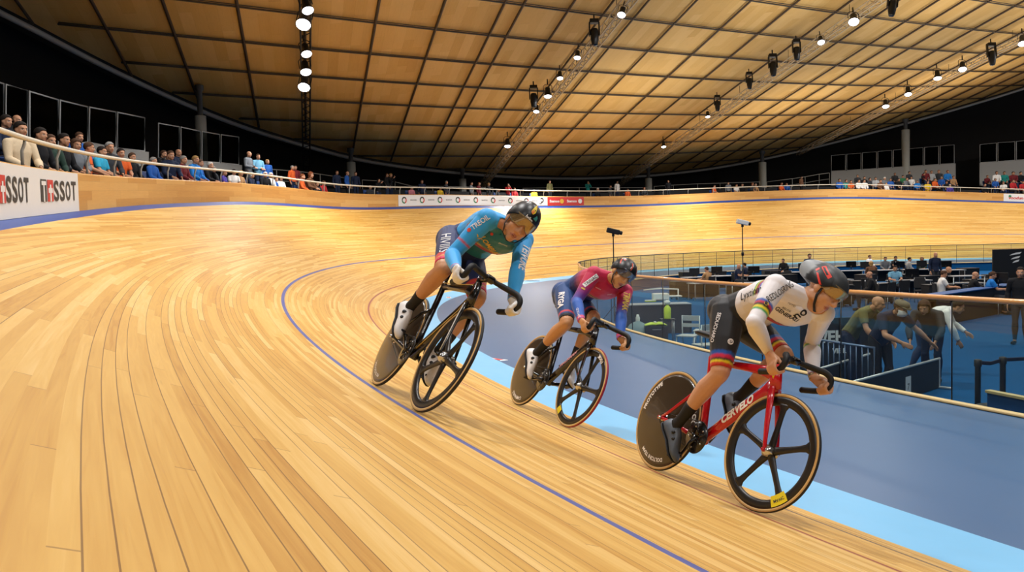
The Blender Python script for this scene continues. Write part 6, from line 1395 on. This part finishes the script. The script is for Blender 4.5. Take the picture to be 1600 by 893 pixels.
P=at_d(1043,505,21.0); o=tag(empty('spray_bottle',(P[0],P[1],FZ+.601)),'yellow-green spray bottle with a white head on the small stand','bottle'); A=MB(); A.lathe([(.004,0),(.085,0),(.09,.02),(.09,.26),(.06,.31),(.035,.33),(.035,.36)],n=16); A.build('body',m_hv,o); A=MB(); A.ball((0,0,.41),(.085,.07,.06)); A.box((-.07,0,.44),(.10,.03,.03),bev=.008); A.build('head',m_wp,o)
o=tag(empty('plastic_stand',(P[0],P[1],FZ+.001)),'dark plastic stand under the yellow-green spray bottle','stand'); A=MB(); A.box((0,0,.585),(.36,.3,.03),bev=.006); A.build('top',m_table,o)
for x in(-.14,.14):
    for y in(-.11,.11): A=MB(); A.tube([(x,y,0),(x,y,.57)],.016,6); A.build('leg',m_leg,o)
# white metal chairs behind the glass
m_wch=mat('white_metal','#b4bcbe',.4,metal=.3)
def wchair(px,py,dep,rz,lb):
    P=at_d(px,py,dep); o=tag(empty('folding_chair',(P[0],P[1],FZ+.001)),lb,'chair'); o.rotation_euler=(0,0,rz)
    A=MB(); A.box((0,0,.45),(.42,.4,.03),bev=.01); A.build('seat',m_wch,o); A=MB(); A.box((0,-.2,.82),(.42,.025,.12),bev=.01); A.box((0,-.2,.66),(.42,.025,.08),bev=.01); A.build('backrest',m_wch,o)
    for x in(-.2,.2): A=MB(); A.tube([(x,-.28,0),(x,-.2,.45),(x,-.2,.88)],.014,8); A.build('leg',m_wch,o); A=MB(); A.tube([(x,.22,0),(x,.16,.44)],.014,8); A.build('leg',m_wch,o)
wchair(1102,520,16.8,.3,'pale metal folding chair behind the glass near the black shorts'); wchair(1075,520,18.5,2.6,'pale metal folding chair behind the glass farther along the fence'); wchair(1098,500,19.5,1.2,'pale metal folding chair partly hidden behind two others')
# masts with cameras
def mast(px,py,dep,m1,lb,white):
    P=at_d(px,py,dep); o=tag(empty('camera_mast',(P[0],P[1],FZ+.001)),lb,'camera mast'); h=P[2]-FZ
    A=MB(); A.lathe([(.03,0),(.028,h*.5),(.02,h*.5+.01),(.018,h-.1)],n=10); A.lathe([(.05,h*.62),(.05,h*.66)],n=10,caps=True); A.build('pole',m_dark,o)
    for a in range(3): q=2*PI*a/3+.4; A=MB(); A.tube([(0,0,.5),(.45*math.cos(q),.45*math.sin(q),.015)],.014,6); A.build('tripod_leg',m_dark,o)
    A=MB(); A.box((0,0,h),(.42,.20,.16),Matrix.Rotation(.25,3,'Y'),bev=.03); b=A.build('camera_housing',m1,o)
    A=MB(); A.lathe([(.06,0),(.065,.08),(.05,.10),(.004,.10)],(.20,0,h-.05),(1,0,-.25),14); A.build('camera_lens',m_dark,b)
    A=MB(); A.box((0,0,h-.12),(.08,.08,.1),bev=.01); A.build('pan_head',m_dark,o)
mast(1160,347,30,m_wp,'tall thin mast carrying a white weatherproof camera above the infield',1)
mast(958,361,27,m_dark,'thin mast with a small black camera behind the crimson rider',0)
# black banner wall and pale table at the frame edge
P=at_d(1590,425,33); o=tag(empty('banner_wall',(P[0]+.3,P[1],FZ+.001)),'black banner wall with a white swoosh emblem beyond the counter','banner'); zt=at_d(1570,389,33)[2]-FZ; w_=2.6
A=MB(); A.box((0,0,zt/2),(w_,.06,zt),bev=.01); A.build('panel',m_bb,o)
for k,(x0,y0,s_) in enumerate(((-.42,zt-.22,1.),(-.42,zt-.38,.8),(-.40,zt-.52,.6))):
    vs,fs=shape_mesh([(-.22*s_,-.03),(.18*s_,.02),(.26*s_,.10),(.02*s_,.07),(-.12*s_,.03)],.2); A=MB(); A.add([(x0+x,-.032,y0+y) for x,y in vs],fs); A.build('emblem',m_wp,o)
for x in(-1.1,1.1): A=MB(); A.box((x,.2,.02),(.08,.6,.04),bev=.01); A.build('foot',m_dark,o)
o=tag(empty('tube_frame_table',tuple(at_d(1508,432,31))[:2]+(FZ+.001,)),'pale tube-frame table beside the black banner wall','table'); A=MB(); A.box((0,0,1.0),(1.2,.6,.03),bev=.006); A.build('top',m_tedge,o)
for x in(-.57,.57):
    for y in(-.27,.27): A=MB(); A.tube([(x,y,0),(x,y,.99)],.018,8); A.build('leg',m_wch,o)

m_case=mat('flight_case_black','#121316',.55)
A=MB(); A.box((0,0,.36),(.9,.6,.68),bev=.015); Q1=obj_mesh(A,'body',m_case)
A=MB(); A.box((0,0,.71),(.92,.62,.05),bev=.012); Q2=obj_mesh(A,'lid',m_case)
A=MB(); A.lathe([(.004,.0),(.05,0),(.05,.03),(.004,.03)],(0,0,0),(0,1,0),12); Q3=obj_mesh(A,'wheel',m_strap)
CASES=[(1075,426,.2),(1120,425,.5),(1205,424,0.),(1228,430,.3),(1296,425,.1),(1310,447,.2),(1345,440,0.),(1375,444,.4),(1405,430,.1),(1450,432,.3),(1465,446,0.),(1352,430,.7),(1512,420,.2),(1528,438,.1),(1555,430,.3),(1580,436,.1),(1065,441,.3),(1220,444,.6)]
for i,(px,py,rz) in enumerate(CASES):
    P=topz(px,py,FZ+.73); o=empty('flight_case',(P[0],P[1],FZ+.05)); o.rotation_euler=(0,0,rz); tag(o,f"black wheeled flight case, {ordn(sorted(c[0] for c in CASES).index(px))} from the left among the infield cases",'case','flight cases on the infield'); put(o,'body',Q1); put(o,'lid',Q2)
    for x in(-.36,.36):
        for y in(-.22,.22): put(o,'wheel',Q3,(x,y,0))
